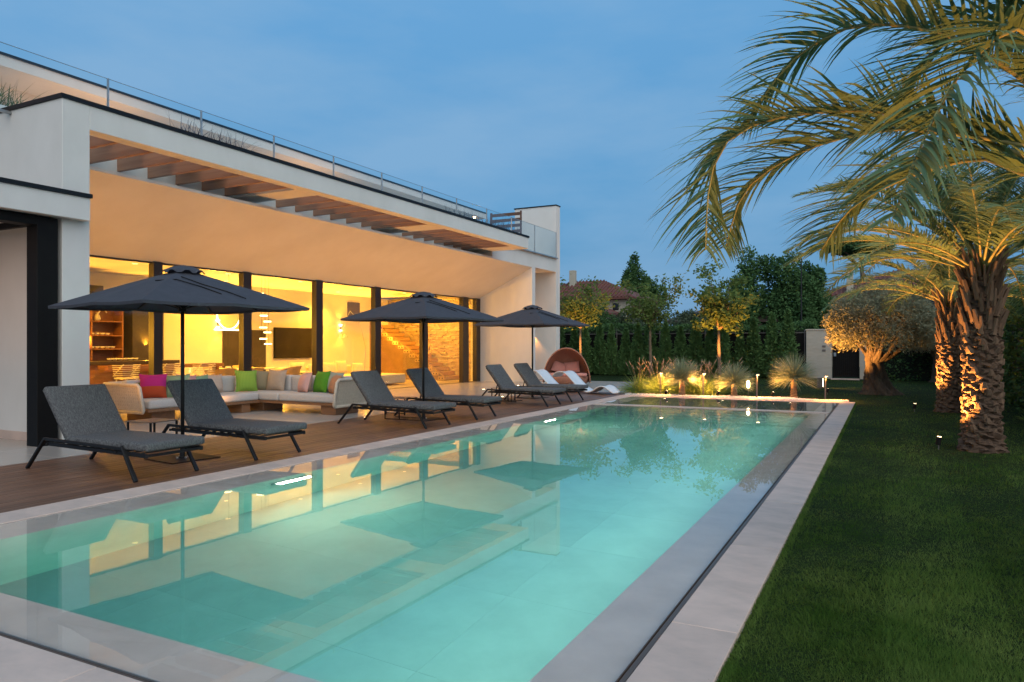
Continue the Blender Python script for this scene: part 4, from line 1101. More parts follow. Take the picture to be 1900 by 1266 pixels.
P3 = [ # leaves of the near palm that hang into the picture, as the photograph shows them
 [(.44, 5.28, 3.38), (-.05, 5.23, 3.57), (-.35, 5.27, 3.55), (-.61, 5.34, 3.42), (-.88, 5.39, 3.09)],
 [(.79, 5.57, 2.69), (.26, 5.4, 2.96), (-.17, 5.28, 3.04), (-.47, 5.22, 3.05), (-.77, 5.16, 3.01), (-1.0, 5.14, 2.87), (-1.1, 5.18, 2.59), (-1.14, 5.26, 2.18)],
 [(.77, 5.45, 2.74), (.26, 5.39, 2.88), (0, 5.47, 2.94), (-.36, 5.49, 2.91), (-.69, 5.53, 2.8), (-.94, 5.6, 2.62), (-1.09, 5.74, 2.25)],
 [(.79, 5.57, 2.58), (.59, 5.7, 2.73), (.25, 5.75, 2.7), (-.06, 5.81, 2.59), (-.26, 5.94, 2.47), (-.43, 6.07, 2.23)],
 [(.69, 4.85, 3.23), (.48, 4.65, 3.1), (.34, 4.49, 2.91), (.22, 4.34, 2.65), (.12, 4.2, 2.39), (.04, 4.07, 2.13)],
 [(.95, 5.3, 3.35), (.62, 5.1, 3.80), (.2, 5.0, 3.98), (-.2, 4.95, 3.9)],
 [(1.05, 5.5, 3.1), (.8, 5.6, 3.5), (.5, 5.8, 3.62), (.2, 6.0, 3.5), (.0, 6.2, 3.2)],
 [(1.1, 5.25, 3.3), (.95, 4.9, 3.75), (.75, 4.6, 3.85), (.55, 4.35, 3.7)],
]
palm((1.45, 5.6, -.03), 2.45, P3, 'near palm at the right edge whose arching leaves fill the top right', n_r=20, seed=3, ll=.74, skip_az=[(2.2, 5.3)], stubs=False)
palm((1.26, 12.44, -.03), 2.62, [], 'big palm with a thick rough trunk standing on the lawn, nearest the camera', n_r=46, seed=5, ll=.56, ln=2.75)
palm((1.33, 19.37, -.03), 2.50, [], 'palm standing behind the big palm, lit from the left', n_r=40, seed=9, ll=.52, ln=2.6)
random.seed(21)

# lawn blades: one mass of real blades, thinning with distance
def lawn_blades():
    n = 470000; u = rng.uniform(0, 1, n); y = 1/(1/2.3-u*(1/2.3-1/36.0)); x = -.70+rng.uniform(0, 1, n)*(1.6+y*.36)
    k = (y > 21.4) & (rng.uniform(0, 1, n) < .55); x[k] = rng.uniform(-8.5, -.7, k.sum())
    P = np.stack([x, y, np.full(n, -.032)], 1)
    d = np.stack([rng.normal(0, .42, n), rng.normal(0, .42, n)+.35*np.sign(np.sin(x*math.pi/.62)), np.ones(n)], 1)
    cl = (.72+.28*np.sin(x*3.1+np.sin(y*1.7)*2))*(1+.3*np.sin(x*11+y*7)*np.sin(y*13-x*5))
    V, F = ribbons(P, d, (.040*cl*(1+y*.006)*rng.uniform(.5, 1.6, n)), (.0034+.00060*y)*rng.uniform(.7, 1.3, n), np.full(n, .25), 1, np.full(n, .9), taper=.93)
    AV = [V]; AF = [F]; off = len(V)
    # fringe leaning over the coping
    n = 9000; y = rng.uniform(2.6, 21, n); P = np.stack([rng.uniform(-.70, -.62, n), y, np.full(n, -.03)], 1)
    d = np.stack([rng.normal(-.35, .4, n), rng.normal(0, .4, n), np.ones(n)], 1)
    V, F = ribbons(P, d, rng.uniform(.03, .062, n), np.full(n, .005), np.full(n, .4), 2, np.full(n, .6)); AV.append(V); AF.append(F+off); off += len(V)
    return mk_mesh('grass', np.concatenate(AV), np.concatenate(AF))
o = link('grass', lawn_blades(), m_grass); o['kind'] = 'stuff'

# white gravel bed beyond the pool
def stones(n, area, size, name, m):
    P = area(n); V = []; F = []
    q = np.array([(1, 0, 0), (-1, 0, 0), (0, 1, 0), (0, -1, 0), (0, 0, 1), (0, 0, -1)], float)
    f = np.array([(0, 2, 4), (2, 1, 4), (1, 3, 4), (3, 0, 4), (2, 0, 5), (1, 2, 5), (3, 1, 5), (0, 3, 5)])
    s = size*rng.uniform(.6, 1.4, n)[:, None, None]*rng.uniform(.7, 1.2, (n, 1, 3))
    th = rng.uniform(0, 6.28, n); c, s2 = np.cos(th), np.sin(th)
    V = q[None]*s; x = V[..., 0]*c[:, None]-V[..., 1]*s2[:, None]; y = V[..., 0]*s2[:, None]+V[..., 1]*c[:, None]
    V = np.stack([x, y, V[..., 2]], -1)+P[:, None]; F = (f[None]+6*np.arange(n)[:, None, None]).reshape(-1, 3)
    o = link(name, mk_mesh(name, V.reshape(-1, 3), F), m); o['kind'] = 'stuff'; return o
def gar(n):
    x = rng.uniform(-7.0, -.85, n); wd = .55+.30*np.sin(x*1.3+1)*np.sin(x*2.9)-.0*x + (x > -1.6)*-.25; y = 21.15+rng.uniform(0, 1, n)*np.maximum(wd, .12)
    return np.stack([x, y, rng.uniform(-.03, .012, n)], 1)
stones(16000, gar, .022, 'gravel', m_gravel)
b = MB(); b.add([(-7.1, 21.15, -.022), (-.85, 21.15, -.022), (-1.2, 21.4, -.022), (-2.5, 21.62, -.022), (-7.1, 21.62, -.022)], [(0, 1, 2, 3, 4)]); o = b.build('gravel_bed', m_gravel); tag(o, kind='structure')

# fountain grass clumps
def fgrass(n, h, sd):
    g = np.random.default_rng(sd); az = g.uniform(0, 6.28, n); el = g.uniform(.35, 1.5, n); r0 = g.uniform(0, .13, n)
    P = np.stack([r0*np.cos(az*1.7), r0*np.sin(az*1.7), np.zeros(n)], 1); d = np.stack([np.cos(az)*np.cos(el), np.sin(az)*np.cos(el), np.sin(el)], 1)
    return ribbons(P, d, h*g.uniform(.6, 1.2, n), np.full(n, .014), g.uniform(.25, .7, n), 5, np.full(n, .5))
FGM = []
for sd in (1, 2, 3):
    V, F = fgrass(760, .92, sd); me = mk_mesh('blades', V, F)
    b = MB(); g = random.Random(sd)
    for k in range(9):
        az = g.uniform(0, 6.28); r_ = g.uniform(.12, .55); h = g.uniform(.70, 1.0)
        p = Vector((r_*math.cos(az), r_*math.sin(az), h)); q = p+Vector((.10*math.cos(az), .10*math.sin(az), .13))
        b.tube([Vector((p.x*.2, p.y*.2, .1)), Vector((p.x*.55, p.y*.55, h*.65)), p, p.lerp(q, .25), p.lerp(q, .7), q], [.002, .002, .003, .012, .010, .002], 5)
    FGM.append((me, mk_mesh('plumes', b.v, b.f)))
FG = [(-6.75, 21.75), (-6.35, 22.35), (-6.05, 21.75), (-5.75, 22.7), (-5.35, 22.3), (-5.0, 23.1), (-4.75, 22.5), (-6.55, 23.1), (-5.55, 23.6), (-4.55, 23.6), (-4.9, 21.95)]
for k, (x, y_) in enumerate(FG):
    t = thing('fountain_grass', ORD[k]+' clump of plumed fountain grass in the bed beyond the pool, counted from the left front', 'ornamental grass', (x, y_, -.02), random.uniform(0, 6), 'fountain grass clumps beyond the pool')
    a_, c_ = FGM[k % 3]; t.scale = (random.uniform(.9, 1.15),)*3
    o = link('blades', a_, m_penn, t); o = link('plumes', c_, m_plume, t)

# yuccas with round heads
def yucca(loc, th, r_, label, sd):
    g = np.random.default_rng(sd); t = thing('yucca', label, 'yucca', loc, group='round headed yuccas beyond the pool')
    b = MB(); n = 14; V = []; F = []
    for i in range(22):
        z = th*i/21
        for k in range(n):
            a_ = 2*math.pi*k/n; rr = (.085+.035*math.exp(-z*14))*(1+.09*math.sin(k*5.3+i*2.1))
            V.append((rr*math.cos(a_), rr*math.sin(a_), z))
    F = [(i*n+k, i*n+(k+1) % n, (i+1)*n+(k+1) % n, (i+1)*n+k) for i in range(21) for k in range(n)]
    link('trunk', mk_mesh('trunk', V, F), m_ytrunk, t)
    m = 760; z = g.uniform(-.42, 1, m); az = g.uniform(0, 6.28, m); c_ = np.sqrt(1-z*z); d = np.stack([c_*np.cos(az), c_*np.sin(az), z], 1)
    P = np.array([0, 0, th])+d*.05+np.stack([np.zeros(m), np.zeros(m), g.uniform(0, .1, m)], 1)
    V, F = ribbons(P, d, r_*1.1*g.uniform(.85, 1.05, m), np.full(m, .019), g.uniform(.0, .12, m), 3, np.full(m, .4)); link('leaves', mk_mesh('leaves', V, F), m_yucca, t)
    return t
yucca((-5.33, 21.45, -.02), .50, .62, 'left round-headed yucca in front of the fountain grass', 1)
yucca((-3.89, 21.78, -.02), .40, .58, 'middle round-headed yucca, the lowest of the three', 2)
yucca((-2.32, 22.34, -.02), .56, .70, 'right round-headed yucca, the tallest, in front of the gate pillar', 3)

# bollard lamps
BL = [(-5.97, 21.40, .68, 'leftmost slim bollard lamp in front of the fountain grass'), (-4.72, 21.50, .68, 'bollard lamp between the left and middle yuccas'),
      (-3.20, 21.40, .68, 'bollard lamp between the middle and right yuccas'), (-1.42, 21.40, .68, 'rightmost slim bollard lamp at the pool corner')]
for x, y_, h, lb in BL:
    t = thing('bollard_lamp', lb, 'bollard lamp', (x, y_, -.02), group='slim bollard lamps beyond the pool')
    b = MB(); b.box(-.018, -.018, 0, .018, .018, h, .002); b.build('post', m_grey, t)
    b = MB(); b.box(-.02, -.075, h, .075, .075, h+.028, .003); o = b.build('head', m_grey, t)
    b = MB(); b.box(-.005, -.06, h-.005, .065, .06, h-.001); b.build('lens', m_emw, t)
    lamp('bollard_light', 'SPOT', (x+.03, y_, h-.03), 380, WARM, (x+.0, y_+.12, -.2), .03, 165, .9)
t = thing('lantern', 'small glowing tube lantern on a thin stake in front of the middle yucca', 'lantern', (-3.45, 21.5, -.02))
b = MB(); b.tube([(0, 0, 0), (0, 0, .30)], .006, 6); b.build('stake', m_grey, t)
b = MB(); b.lathe([(.02, .30), (.042, .33), (.042, .47), (.02, .50)], 14); b.build('glow_tube', m_emw, t, smooth=True)
t = thing('step_light', 'small square path light on the lawn left of the pool corner lamp', 'path light', (-2.05, 28.2, -.03))
b = MB(); b.box(-.1, -.09, 0, .1, .09, .36, .004); b.build('body', m_grey, t)
b = MB(); b.box(.1, -.04, .04, .106, .04, .34); b.build('lens', m_emw, t)
lamp('path_light', 'SPOT', (-1.88, 28.2, .28), 70, WARM, (.4, 28.0, -.1), .04, 120, .9)
def garden_spot(loc, target, lb, e_, ang=55):
    t = thing('garden_spot', lb, 'garden spotlight', loc, group='garden spotlights on the lawn')
    d = (Vector(target)-Vector(loc)).normalized()
    b = MB(); b.tube([(0, 0, -.02), (0, 0, .09)], .008, 6); b.build('spike', m_grey, t)
    c_ = Vector((0, 0, .13)); b = MB(); b.tube([c_-d*.06, c_+d*.06], .036, 12); h = b.build('head', m_black, t)
    b = MB(); b.tube([c_+d*.0605, c_+d*.063], .028, 12); b.build('lens', m_emw, h)
    lamp('garden_light', 'SPOT', tuple(Vector(loc)+c_+d*.09), e_, WARM, target, .03, ang, .7)
garden_spot((.71, 12.30, -.03), (1.15, 12.4, 3.3), 'dark garden spotlight on the lawn left of the big palm', 1000, 104)
garden_spot((.62, 19.02, -.03), (1.2, 19.3, 3.3), 'garden spotlight on the lawn left of the second palm', 1100, 104)
garden_spot((-1.55, 24.3, -.03), (-.6, 25.2, 2.5), 'garden spotlight aimed at the olive tree', 1700, 90)
for x, y_, lb in ((-5.75, 21.22, 'left'), (-4.3, 21.5, 'middle'), (-2.85, 21.9, 'right')): garden_spot((x, y_, -.03), (x+.45, y_+.25, .95), 'added tiny spotlight in the gravel at the foot of the '+lb+' yucca', 130, 110)  # small spots added in the gravel to brighten the yuccas
garden_spot((1.75, 4.75, -.03), (1.0, 5.5, 3.2), 'garden spotlight below the near palm at the right edge', 620, 120)
garden_spot((-6.3, 32.0, -.03), (-6.5, 33.0, 3.4), 'garden spotlight under the middle young tree', 1700, 70)
garden_spot((-11.9, 29.8, -.03), (-12.2, 30.6, 3.4), 'garden spotlight under the young tree behind the daybed', 1500, 60)
lamp('bed_fill', 'SPOT', (-6.3, 21.25, .5), 110, WARM, (-6.2, 23, .4), .04, 150, .9)  # added spots without fittings to brighten the fountain grass
lamp('bed_fill', 'SPOT', (-5.0, 21.3, .5), 130, WARM, (-5.2, 23, .4), .04, 150, .9)

# trees
def tree(loc, th, tr, crown, nleaf, ls, label, m_leaf, limbs=7, sd=1, m_bk=None, twigs=60, sag=0, group=None, cat='tree', clump=.22, base_z=None, name='young_tree', aspect=.5):
    """crown=(rx,ry,rz, cz). limbs leave the trunk top and end inside the crown"""
    rd = random.Random(sd); g = np.random.default_rng(sd); t = thing(name, label, cat, loc, group=group); m_bk = m_bk or m_trunk
    b = MB(); b.tube([(0, 0, -.05), (.02, 0, th*.3), (-.02, .02, th*.7), (0, 0, th)], [tr*1.25, tr, tr*.85, tr*.75], 10); b.build('trunk', m_bk, t, smooth=True)
    lb = MB(); tips = []
    rx, ry, rz, cz = crown
    for k in range(limbs):
        az = 2*math.pi*k/limbs+rd.uniform(-.3, .3); u = rd.uniform(.25, 1)
        e_ = Vector((rx*u*math.cos(az)*.75, ry*u*math.sin(az)*.75, cz+rz*rd.uniform(-.2, .8)*(1.1-u*.5)))
        mid = Vector((e_.x*.45, e_.y*.45, th+(e_.z-th)*.35))
        c_ = curve3((0, 0, th*.96), mid, e_, 7); lb.tube(c_, [tr*.5*(1-.8*i/6) for i in range(7)], 6); 
        for j in range(twigs//limbs):
            s = c_[rd.randint(2, 6)]
            dv = Vector((rd.gauss(0, 1), rd.gauss(0, 1), rd.gauss(.25, .8))).normalized()
            e2 = s+Vector((dv.x*rx*.5, dv.y*ry*.5, dv.z*rz*.5))*rd.uniform(.5, 1.1)
            q = Vector(((e2.x)/rx, (e2.y)/ry, (e2.z-cz)/rz))
            if q.length > 1: q.normalize(); e2 = Vector((q.x*rx, q.y*ry, cz+q.z*rz))
            m2 = s.lerp(e2, .5)+Vector((0, 0, .06)); c2 = curve3(s, m2, e2, 4); lb.tube(c2, [tr*.14, tr*.10, tr*.07, tr*.03], 4, False)
            tips.append((c2[1], c2[2], c2[3]))
    lb.build('limb', m_bk, t)
    per = max(1, nleaf//len(tips)); Q = []
    for a_, c_, e2 in tips:
        tt = g.uniform(.2, 1.05, per)[:, None]; base = np.array(a_)[None]*(1-tt)+np.array(e2)[None]*tt
        Q.append(base+g.normal(0, clump, (per, 3))*np.array([1, 1, .7]))
    V, F = leaves(np.concatenate(Q), ls, aspect=aspect); link('crown', mk_mesh('crown', V, F), m_leaf, t)
    return t
tree((-12.23, 30.65, -.03), 2.35, .06, (1.55, 1.5, 1.35, 3.35), 2600, .17, 'young tree with airy leaves behind the rattan daybed', m_leafy, sd=3, twigs=70, clump=.16)
tree((-9.45, 32.2, -.03), 2.45, .07, (1.75, 1.6, 1.45, 3.6), 2600, .17, 'young tree with airy leaves left of the fountain grass', m_leafy, sd=5, twigs=80, clump=.16)
tree((-6.55, 33.0, -.03), 2.3, .08, (1.85, 1.6, 1.55, 3.55), 4200, .19, 'young tree lit from below in the middle of the garden', m_leafy, sd=8, twigs=90, clump=.18)

# olive tree
def olive(loc, label):
    t = thing('olive_tree', label, 'olive tree', loc); g = np.random.default_rng(4); rd = random.Random(4)
    V = []; F = []; n = 30; rings = 34
    for i in range(rings+1):
        z = -.05+1.35*i/rings; f = max(0, z)/1.3
        r_ = .30*math.exp(-f*3.6)+.18+.07*f
        for k in range(n):
            th = 2*math.pi*k/n; tw = th+f*1.5
            rr = r_*(1+.20*math.sin(4*tw)+.10*math.sin(9*tw+2)+.05*math.sin(17*tw+i*.3)+rd.uniform(-.03, .03)+.22*max(0, math.cos(2*tw))*math.exp(-f*4))
            V.append((rr*math.cos(th)-.22*math.sin(f*2.2), rr*.85*math.sin(th), z))
    F = [(i*n+k, i*n+(k+1) % n, (i+1)*n+(k+1) % n, (i+1)*n+k) for i in range(rings) for k in range(n)]
    link('trunk', mk_mesh('trunk', V, F, True), m_olivebark, t)
    b = MB(); tips = []
    for k in range(13):
        az = 2*math.pi*k/13+rd.uniform(-.2, .2); u = rd.uniform(.3, 1); e_ = Vector((1.25*u*math.cos(az), 1.1*u*math.sin(az), 1.75+1.0*(1-u*.7)*rd.uniform(.3, 1)))
        c_ = curve3((-.2+.15*math.cos(az), .12*math.sin(az), 1.05), (e_.x*.5, e_.y*.5, 1.35), e_, 6); b.tube(c_, [.12, .10, .075, .055, .035, .02], 7)
    b.build('limb', m_olivebark, t)
    # crown: a lumpy shell of small leaf clumps
    nc = 1500; cen = g.normal(size=(nc, 3)); cen /= np.linalg.norm(cen, axis=1, keepdims=True); cen[:, 2] = np.where(cen[:, 2] < -.55, -cen[:, 2]*.6, cen[:, 2])
    rr = g.uniform(.60, 1.0, nc)**.5*(1+.10*np.sin(cen[:, 0]*6)*np.cos(cen[:, 1]*5+cen[:, 2]*4)+.05*np.sin(cen[:, 0]*13+cen[:, 2]*11)); C_ = cen*rr[:, None]*np.array([1.52, 1.5, 1.22])+np.array([-.05, 0, 2.12])
    Q = (C_[:, None]+g.normal(0, .085, (nc, 30, 3))).reshape(-1, 3)
    V, F = leaves(Q, .092, aspect=.34, nrm=np.repeat(cen*.8, 30, axis=0)); link('crown', mk_mesh('crown', V, F), m_olive, t)
    b = MB()
    for k in range(0, nc, 5):
        p = Vector(C_[k]); b.tube([p*.55+Vector((0, 0, .75)), p*.8+Vector((0, 0, .4)), p], [.014, .009, .004], 4, False)
    b.build('twigs', m_olivebark, t)['kind'] = 'stuff'
    return t
olive((-.05, 25.2, -.03), 'old gnarled olive tree with a round golden-lit crown on the lawn')
olive((2.2, 34.6, -.03), 'darker olive tree half hidden behind the lit olive and the palms').scale = (.85, .85, .9)

# thuja row in front of the dark fence
def thuja_mesh(sd, h=2.45, r0=.42):
    g = np.random.default_rng(sd); n = 3600; f = g.uniform(0, 1, n)**1.25; az = g.uniform(0, 6.28, n)
    lob = 1+.28*np.sin(az*5+f*14)+.15*np.sin(az*3-f*23+sd)
    rr = r0*(1-f)**.85*lob*g.uniform(.55, 1.05, n)*(.75+.5*np.minimum(1, f*6)); P = np.stack([rr*np.cos(az), rr*np.sin(az), .04+h*f], 1)
    nr = np.stack([np.cos(az)*.9, np.sin(az)*.9, np.full(n, 1.0)], 1)*1.2
    return mk_mesh('foliage', *leaves(P, .13, aspect=.5, nrm=nr))
THM = [thuja_mesh(k, 2.3+.18*k, .33+.02*k) for k in range(4)]
b = MB(); b.tube([(0, 0, 0), (0, 0, 2.0)], [.04, .01], 6); TM = mk_mesh('trunk', b.v, b.f)
xs = np.arange(-17.2, -3.3, .70)
for k, x in enumerate(xs):
    t = thing('thuja', ORD[k]+' slim conical thuja from the left in the row before the dark fence', 'conifer', (float(x)+random.uniform(-.08, .08), 34.95+random.uniform(-.15, .15), -.03), random.uniform(0, 6), 'thuja row along the fence')
    s_ = random.uniform(.88, 1.1); t.scale = (s_*random.uniform(.9, 1.15), s_, s_)
    link('foliage', THM[k % 4], m_thuja, t); link('trunk', TM, m_trunk, t)
fn = thing('garden_fence', 'dark screened fence behind the thuja row', 'fence', (-10, 35.7, 0), world=True)
b = MB(); b.box(-19, 35.68, 0, -3.15, 35.70, 2.05); b.build('screen', m_black, fn)
for k in range(8):
    b = MB(); b.box(-19+2.25*k, 35.62, 0, -18.95+2.25*k, 35.67, 2.2, .004); b.build('post', m_grey, fn)
b = MB(); b.box(-19, 35.63, 2.05, -3.15, 35.67, 2.09); b.build('top_rail', m_grey, fn)
def hedge(x0, y0, z0, x1, y1, z1, n, ls, label, m, sd=1, name='clipped_hedge', rough=.12):
    g = np.random.default_rng(sd); t = thing(name, label, 'hedge', ((x0+x1)/2, (y0+y1)/2, 0))
    cx, cy_ = (x0+x1)/2, (y0+y1)/2
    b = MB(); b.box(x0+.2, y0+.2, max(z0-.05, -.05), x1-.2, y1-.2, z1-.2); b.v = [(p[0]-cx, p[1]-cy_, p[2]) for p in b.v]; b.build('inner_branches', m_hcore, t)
    P = g.uniform(0, 1, (n, 3))*np.array([x1-x0, y1-y0, z1-z0])+np.array([x0, y0, z0])
    s = g.integers(0, 3, n); k = g.integers(0, 2, n)
    lo = np.array([x0, y0, z0]); hi = np.array([x1, y1, z1])
    for a_ in range(3):
        mk = s == a_; P[mk, a_] = np.where(k[mk] == 1, hi[a_], lo[a_] if a_ != 2 else hi[a_])
    P += g.normal(0, rough, (n, 3))+(.12*np.sin(P[:, [1]]*1.7+P[:, [0]]*1.3)); P[:, 2] = np.maximum(P[:, 2], .02); P -= np.array([cx, cy_, 0])
    link('foliage', mk_mesh('foliage', *leaves(P, ls, aspect=.6)), m, t); return t
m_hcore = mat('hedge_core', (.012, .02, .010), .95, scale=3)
hedge(-19, 36.1, 0, -3.0, 37.0, 2.42, 26000, .10, 'long clipped green hedge showing above the dark fence', m_hedge, 2, rough=.06)
hedge(3.0, 13.5, 0, 5.2, 27.0, 2.75, 42000, .12, 'tall dense hedge along the right edge of the lawn', m_hedge, 3, rough=.14)
hedge(-.3, 35.6, 0, 6.5, 37, 2.2, 16000, .12, 'dark hedge behind the second olive tree', m_dark, 4, rough=.14)
hedge(2.6, 28, 0, 6.5, 36, 2.6, 20000, .13, 'far part of the tall hedge at the right end of the garden', m_dark, 5, rough=.14)

# strap-leaved plants by the right hedge
for k, (x, y_) in enumerate([(2.5, 13.6), (2.75, 14.3), (2.55, 15.1), (2.8, 15.9), (2.6, 16.9)]):
    n = 70; g = np.random.default_rng(40+k); az = g.uniform(0, 6.28, n); el = g.uniform(.7, 1.45, n)
    d = np.stack([np.cos(az)*np.cos(el), np.sin(az)*np.cos(el), np.sin(el)], 1); P = np.stack([g.normal(0, .07, n), g.normal(0, .07, n), np.zeros(n)], 1)
    V, F = ribbons(P, d, g.uniform(.35, .62, n), np.full(n, .030), g.uniform(.1, .5, n), 4, np.full(n, .4)); o = link('strap_plant', mk_mesh('strap_plant', V, F), m_penn)
    o.location = (x, y_, -.03); tag(o, ORD[k]+' leafy strap plant from the front at the foot of the right hedge', 'plant', 'strap-leaved plants by the right hedge')
# gate pillar and gate
gp = thing('gate_pillar', 'pale stone gate pillar with two small intercom plates', 'gate pillar', (-2.6, 35.4, 0), world=True)
b = MB(); b.box(-3.13, 35.2, 0, -2.07, 35.6, 2.16, .01); b.build('block', m_pillar, gp)
b = MB(); b.box(-3.16, 35.17, 2.16, -2.04, 35.63, 2.22, .008); b.build('capstone', m_pillar, gp)
for z in (1.22, 1.40):
    b = MB(); b.box(-2.46, 35.175, z, -2.32, 35.199, z+.09, .004); b.build('intercom_plate', m_grey, gp)
gp = thing('gate_pillar', 'pale stone gate pillar right of the gate behind the olive trunk', 'gate pillar', (-.7, 35.4, 0), world=True)
b = MB(); b.box(-.95, 35.2, 0, -.35, 35.6, 2.16, .01); b.build('block', m_pillar, gp)
gt = thing('garden_gate', 'black slatted garden gate beside the stone pillar', 'gate', (-1.5, 35.4, 0), world=True)
for x in (-2.05, -1.04):
    b = MB(); b.box(x, 35.36, .05, x+.07, 35.44, 1.95, .004); b.build('stile', m_black, gt)
for z in (.08, 1.88):
    b = MB(); b.box(-1.98, 35.37, z, -1.04, 35.43, z+.07, .004); b.build('rail', m_black, gt)
for k in range(11):
    x = -1.95+.083*k; b = MB(); b.box(x, 35.385, .15, x+.06, 35.415, 1.88); b.build('slat', m_black, gt)
b = MB(); b.box(-1.98, 35.42, .12, -1.04, 35.43, 1.9); b.build('backing_panel', m_black, gt)
b = MB(); b.box(-2.0, 35.32, 1.0, -1.90, 35.36, 1.16, .004); b.build('lock', m_steel, gt)
b = MB(); b.box(-2.1, 34.9, -.03, -.95, 35.2, .03, .01); o = b.build('gate_step', m_stone); tag(o, kind='structure')

# neighbouring houses
def hip(b, x0, y0, x1, y1, z0, z1, ov=.6):
    x0 -= ov; x1 += ov; y0 -= ov; y1 += ov; w_ = min(x1-x0, y1-y0)/2
    if x1-x0 > y1-y0: A = (x0+w_, (y0+y1)/2, z1); B = (x1-w_, (y0+y1)/2, z1)
    else: A = ((x0+x1)/2, y0+w_, z1); B = ((x0+x1)/2, y1-w_, z1)
    V = [(x0, y0, z0), (x1, y0, z0), (x1, y1, z0), (x0, y1, z0), A, B, (x0, y0, z0-.15), (x1, y0, z0-.15), (x1, y1, z0-.15), (x0, y1, z0-.15)]
    F = [(0, 1, 5, 4), (1, 2, 5), (2, 3, 4, 5), (3, 0, 4)] if x1-x0 > y1-y0 else [(0, 1, 4), (1, 2, 5, 4), (2, 3, 5), (3, 0, 4, 5)]
    F += [(6, 7, 1, 0), (7, 8, 2, 1), (8, 9, 3, 2), (9, 6, 0, 3), (9, 8, 7, 6)]
    b.add(V, F)
def tile_rows(name, x0, y0, x1, y1, z0, z1, par, m, ov=.6):
    """ridged roof tiles running down the slope that faces the garden"""
    b = MB(); w_ = min(x1-x0+2*ov, y1-y0+2*ov)/2; n = int((x1-x0+2*ov)/.32)
    ya = y0-ov; sl = (z1-z0)/w_
    for k in range(n+1):
        x = x0-ov+.32*k; reach = min(w_, x-(x0-ov), (x1+ov)-x)
        if reach < .2: continue
        b.tube([(x, ya-.03, z0+.03), (x, ya+reach, z0+.03+sl*reach)], .075, 5)
    o = b.build(name, m, par); o['kind'] = 'stuff'
nh = thing('neighbour_house', 'cream neighbour house with two terracotta hip roofs beyond the hedge, left', 'house', (-21.5, 57, 0), rz=0, world=True)
b = MB(); b.box(-28, 56.2, 0, -18.2, 63, 5.35); b.build('wall', m_housew, nh)
b = MB(); b.box(-30, 52.6, 0, -19.2, 56.2, 4.0); b.build('lower_wall', m_housew, nh)
b = MB(); hip(b, -28, 56.2, -18.2, 63, 5.35, 7.1); b.build('roof', m_tile, nh)
tile_rows('roof_tile', -28, 56.2, -18.2, 63, 5.35, 7.1, nh, m_tile)
b = MB(); hip(b, -30, 52.6, -19.2, 56.6, 4.0, 5.0, .5); b.build('lower_roof', m_tile, nh)
tile_rows('roof_tile', -30, 52.6, -19.2, 56.6, 4.0, 5.0, nh, m_tile, .5)
for x, z, w_, h in ((-19.6, 4.3, .5, .6), (-22.5, 4.35, .6, .6), (-19.95, 1.8, .6, 1.2)):
    yy = 56.2 if z > 4 else 52.6
    b = MB(); b.box(x, yy-.05, z, x+w_, yy-.001, z+h); wf = b.build('window', m_screen, nh)
    b = MB(); b.box(x-.06, yy-.07, z-.08, x+w_+.06, yy-.051, z); b.build('sill', m_pillar, wf)
b = MB(); b.box(-24.4, 58.5, 6.2, -23.9, 59, 8.0, .02); b.build('chimney', m_housew, nh)
nh = thing('neighbour_house', 'low neighbour house with a small dark roof seen under the young tree', 'house', (-10.5, 50, 0), world=True)
b = MB(); b.box(-12.4, 48, 0, -6.5, 53, 3.1); b.build('wall', m_housew, nh)
b = MB(); hip(b, -12.4, 48, -6.5, 53, 3.1, 4.3); b.build('roof', m_tileb, nh)
b = MB(); b.box(-9.6, 47.95, 1.6, -8.6, 47.999, 2.6); b.build('window', m_screen, nh)
nh = thing('neighbour_house', 'cream neighbour house with terracotta roof and chimney, right behind the olive tree', 'house', (-1, 62, 0), world=True)
b = MB(); b.box(-4.2, 60, 0, 8, 70, 5.2); b.build('wall', m_housew, nh)
b = MB(); hip(b, -4.2, 60, 8, 70, 5.2, 7.4, .9); b.build('roof', m_tile, nh)
tile_rows('roof_tile', -4.2, 60, 8, 70, 5.2, 7.4, nh, m_tile, .9)
b = MB(); b.box(-7.6, 54.6, 0, .5, 60, 3.3); b.build('lower_wall', m_housew, nh)
b = MB(); hip(b, -7.6, 54.6, .5, 61, 3.3, 5.0, .7); b.build('lower_roof', m_tileb, nh)
tile_rows('roof_tile', -7.6, 54.6, .5, 61, 3.3, 5.0, nh, m_tileb, .7)
b = MB(); b.box(-2.5, 59.6, 4.0, -2.05, 60.1, 7.6, .02); b.build('chimney', m_housew, nh)
for x, z, h in ((-.2, 3.9, 1.0), (2.6, 3.9, 1.0), (-3.5, 1.4, 1.2)):
    b = MB(); yy = 60 if z > 3 else 54.6; b.box(x, yy-.05, z, x+.7, yy-.001, z+h); wf = b.build('window', m_screen, nh)
    b = MB(); b.box(x-.28, yy-.06, z-.05, x-.02, yy-.052, z+h+.05); b.build('shutter', m_housew, wf)
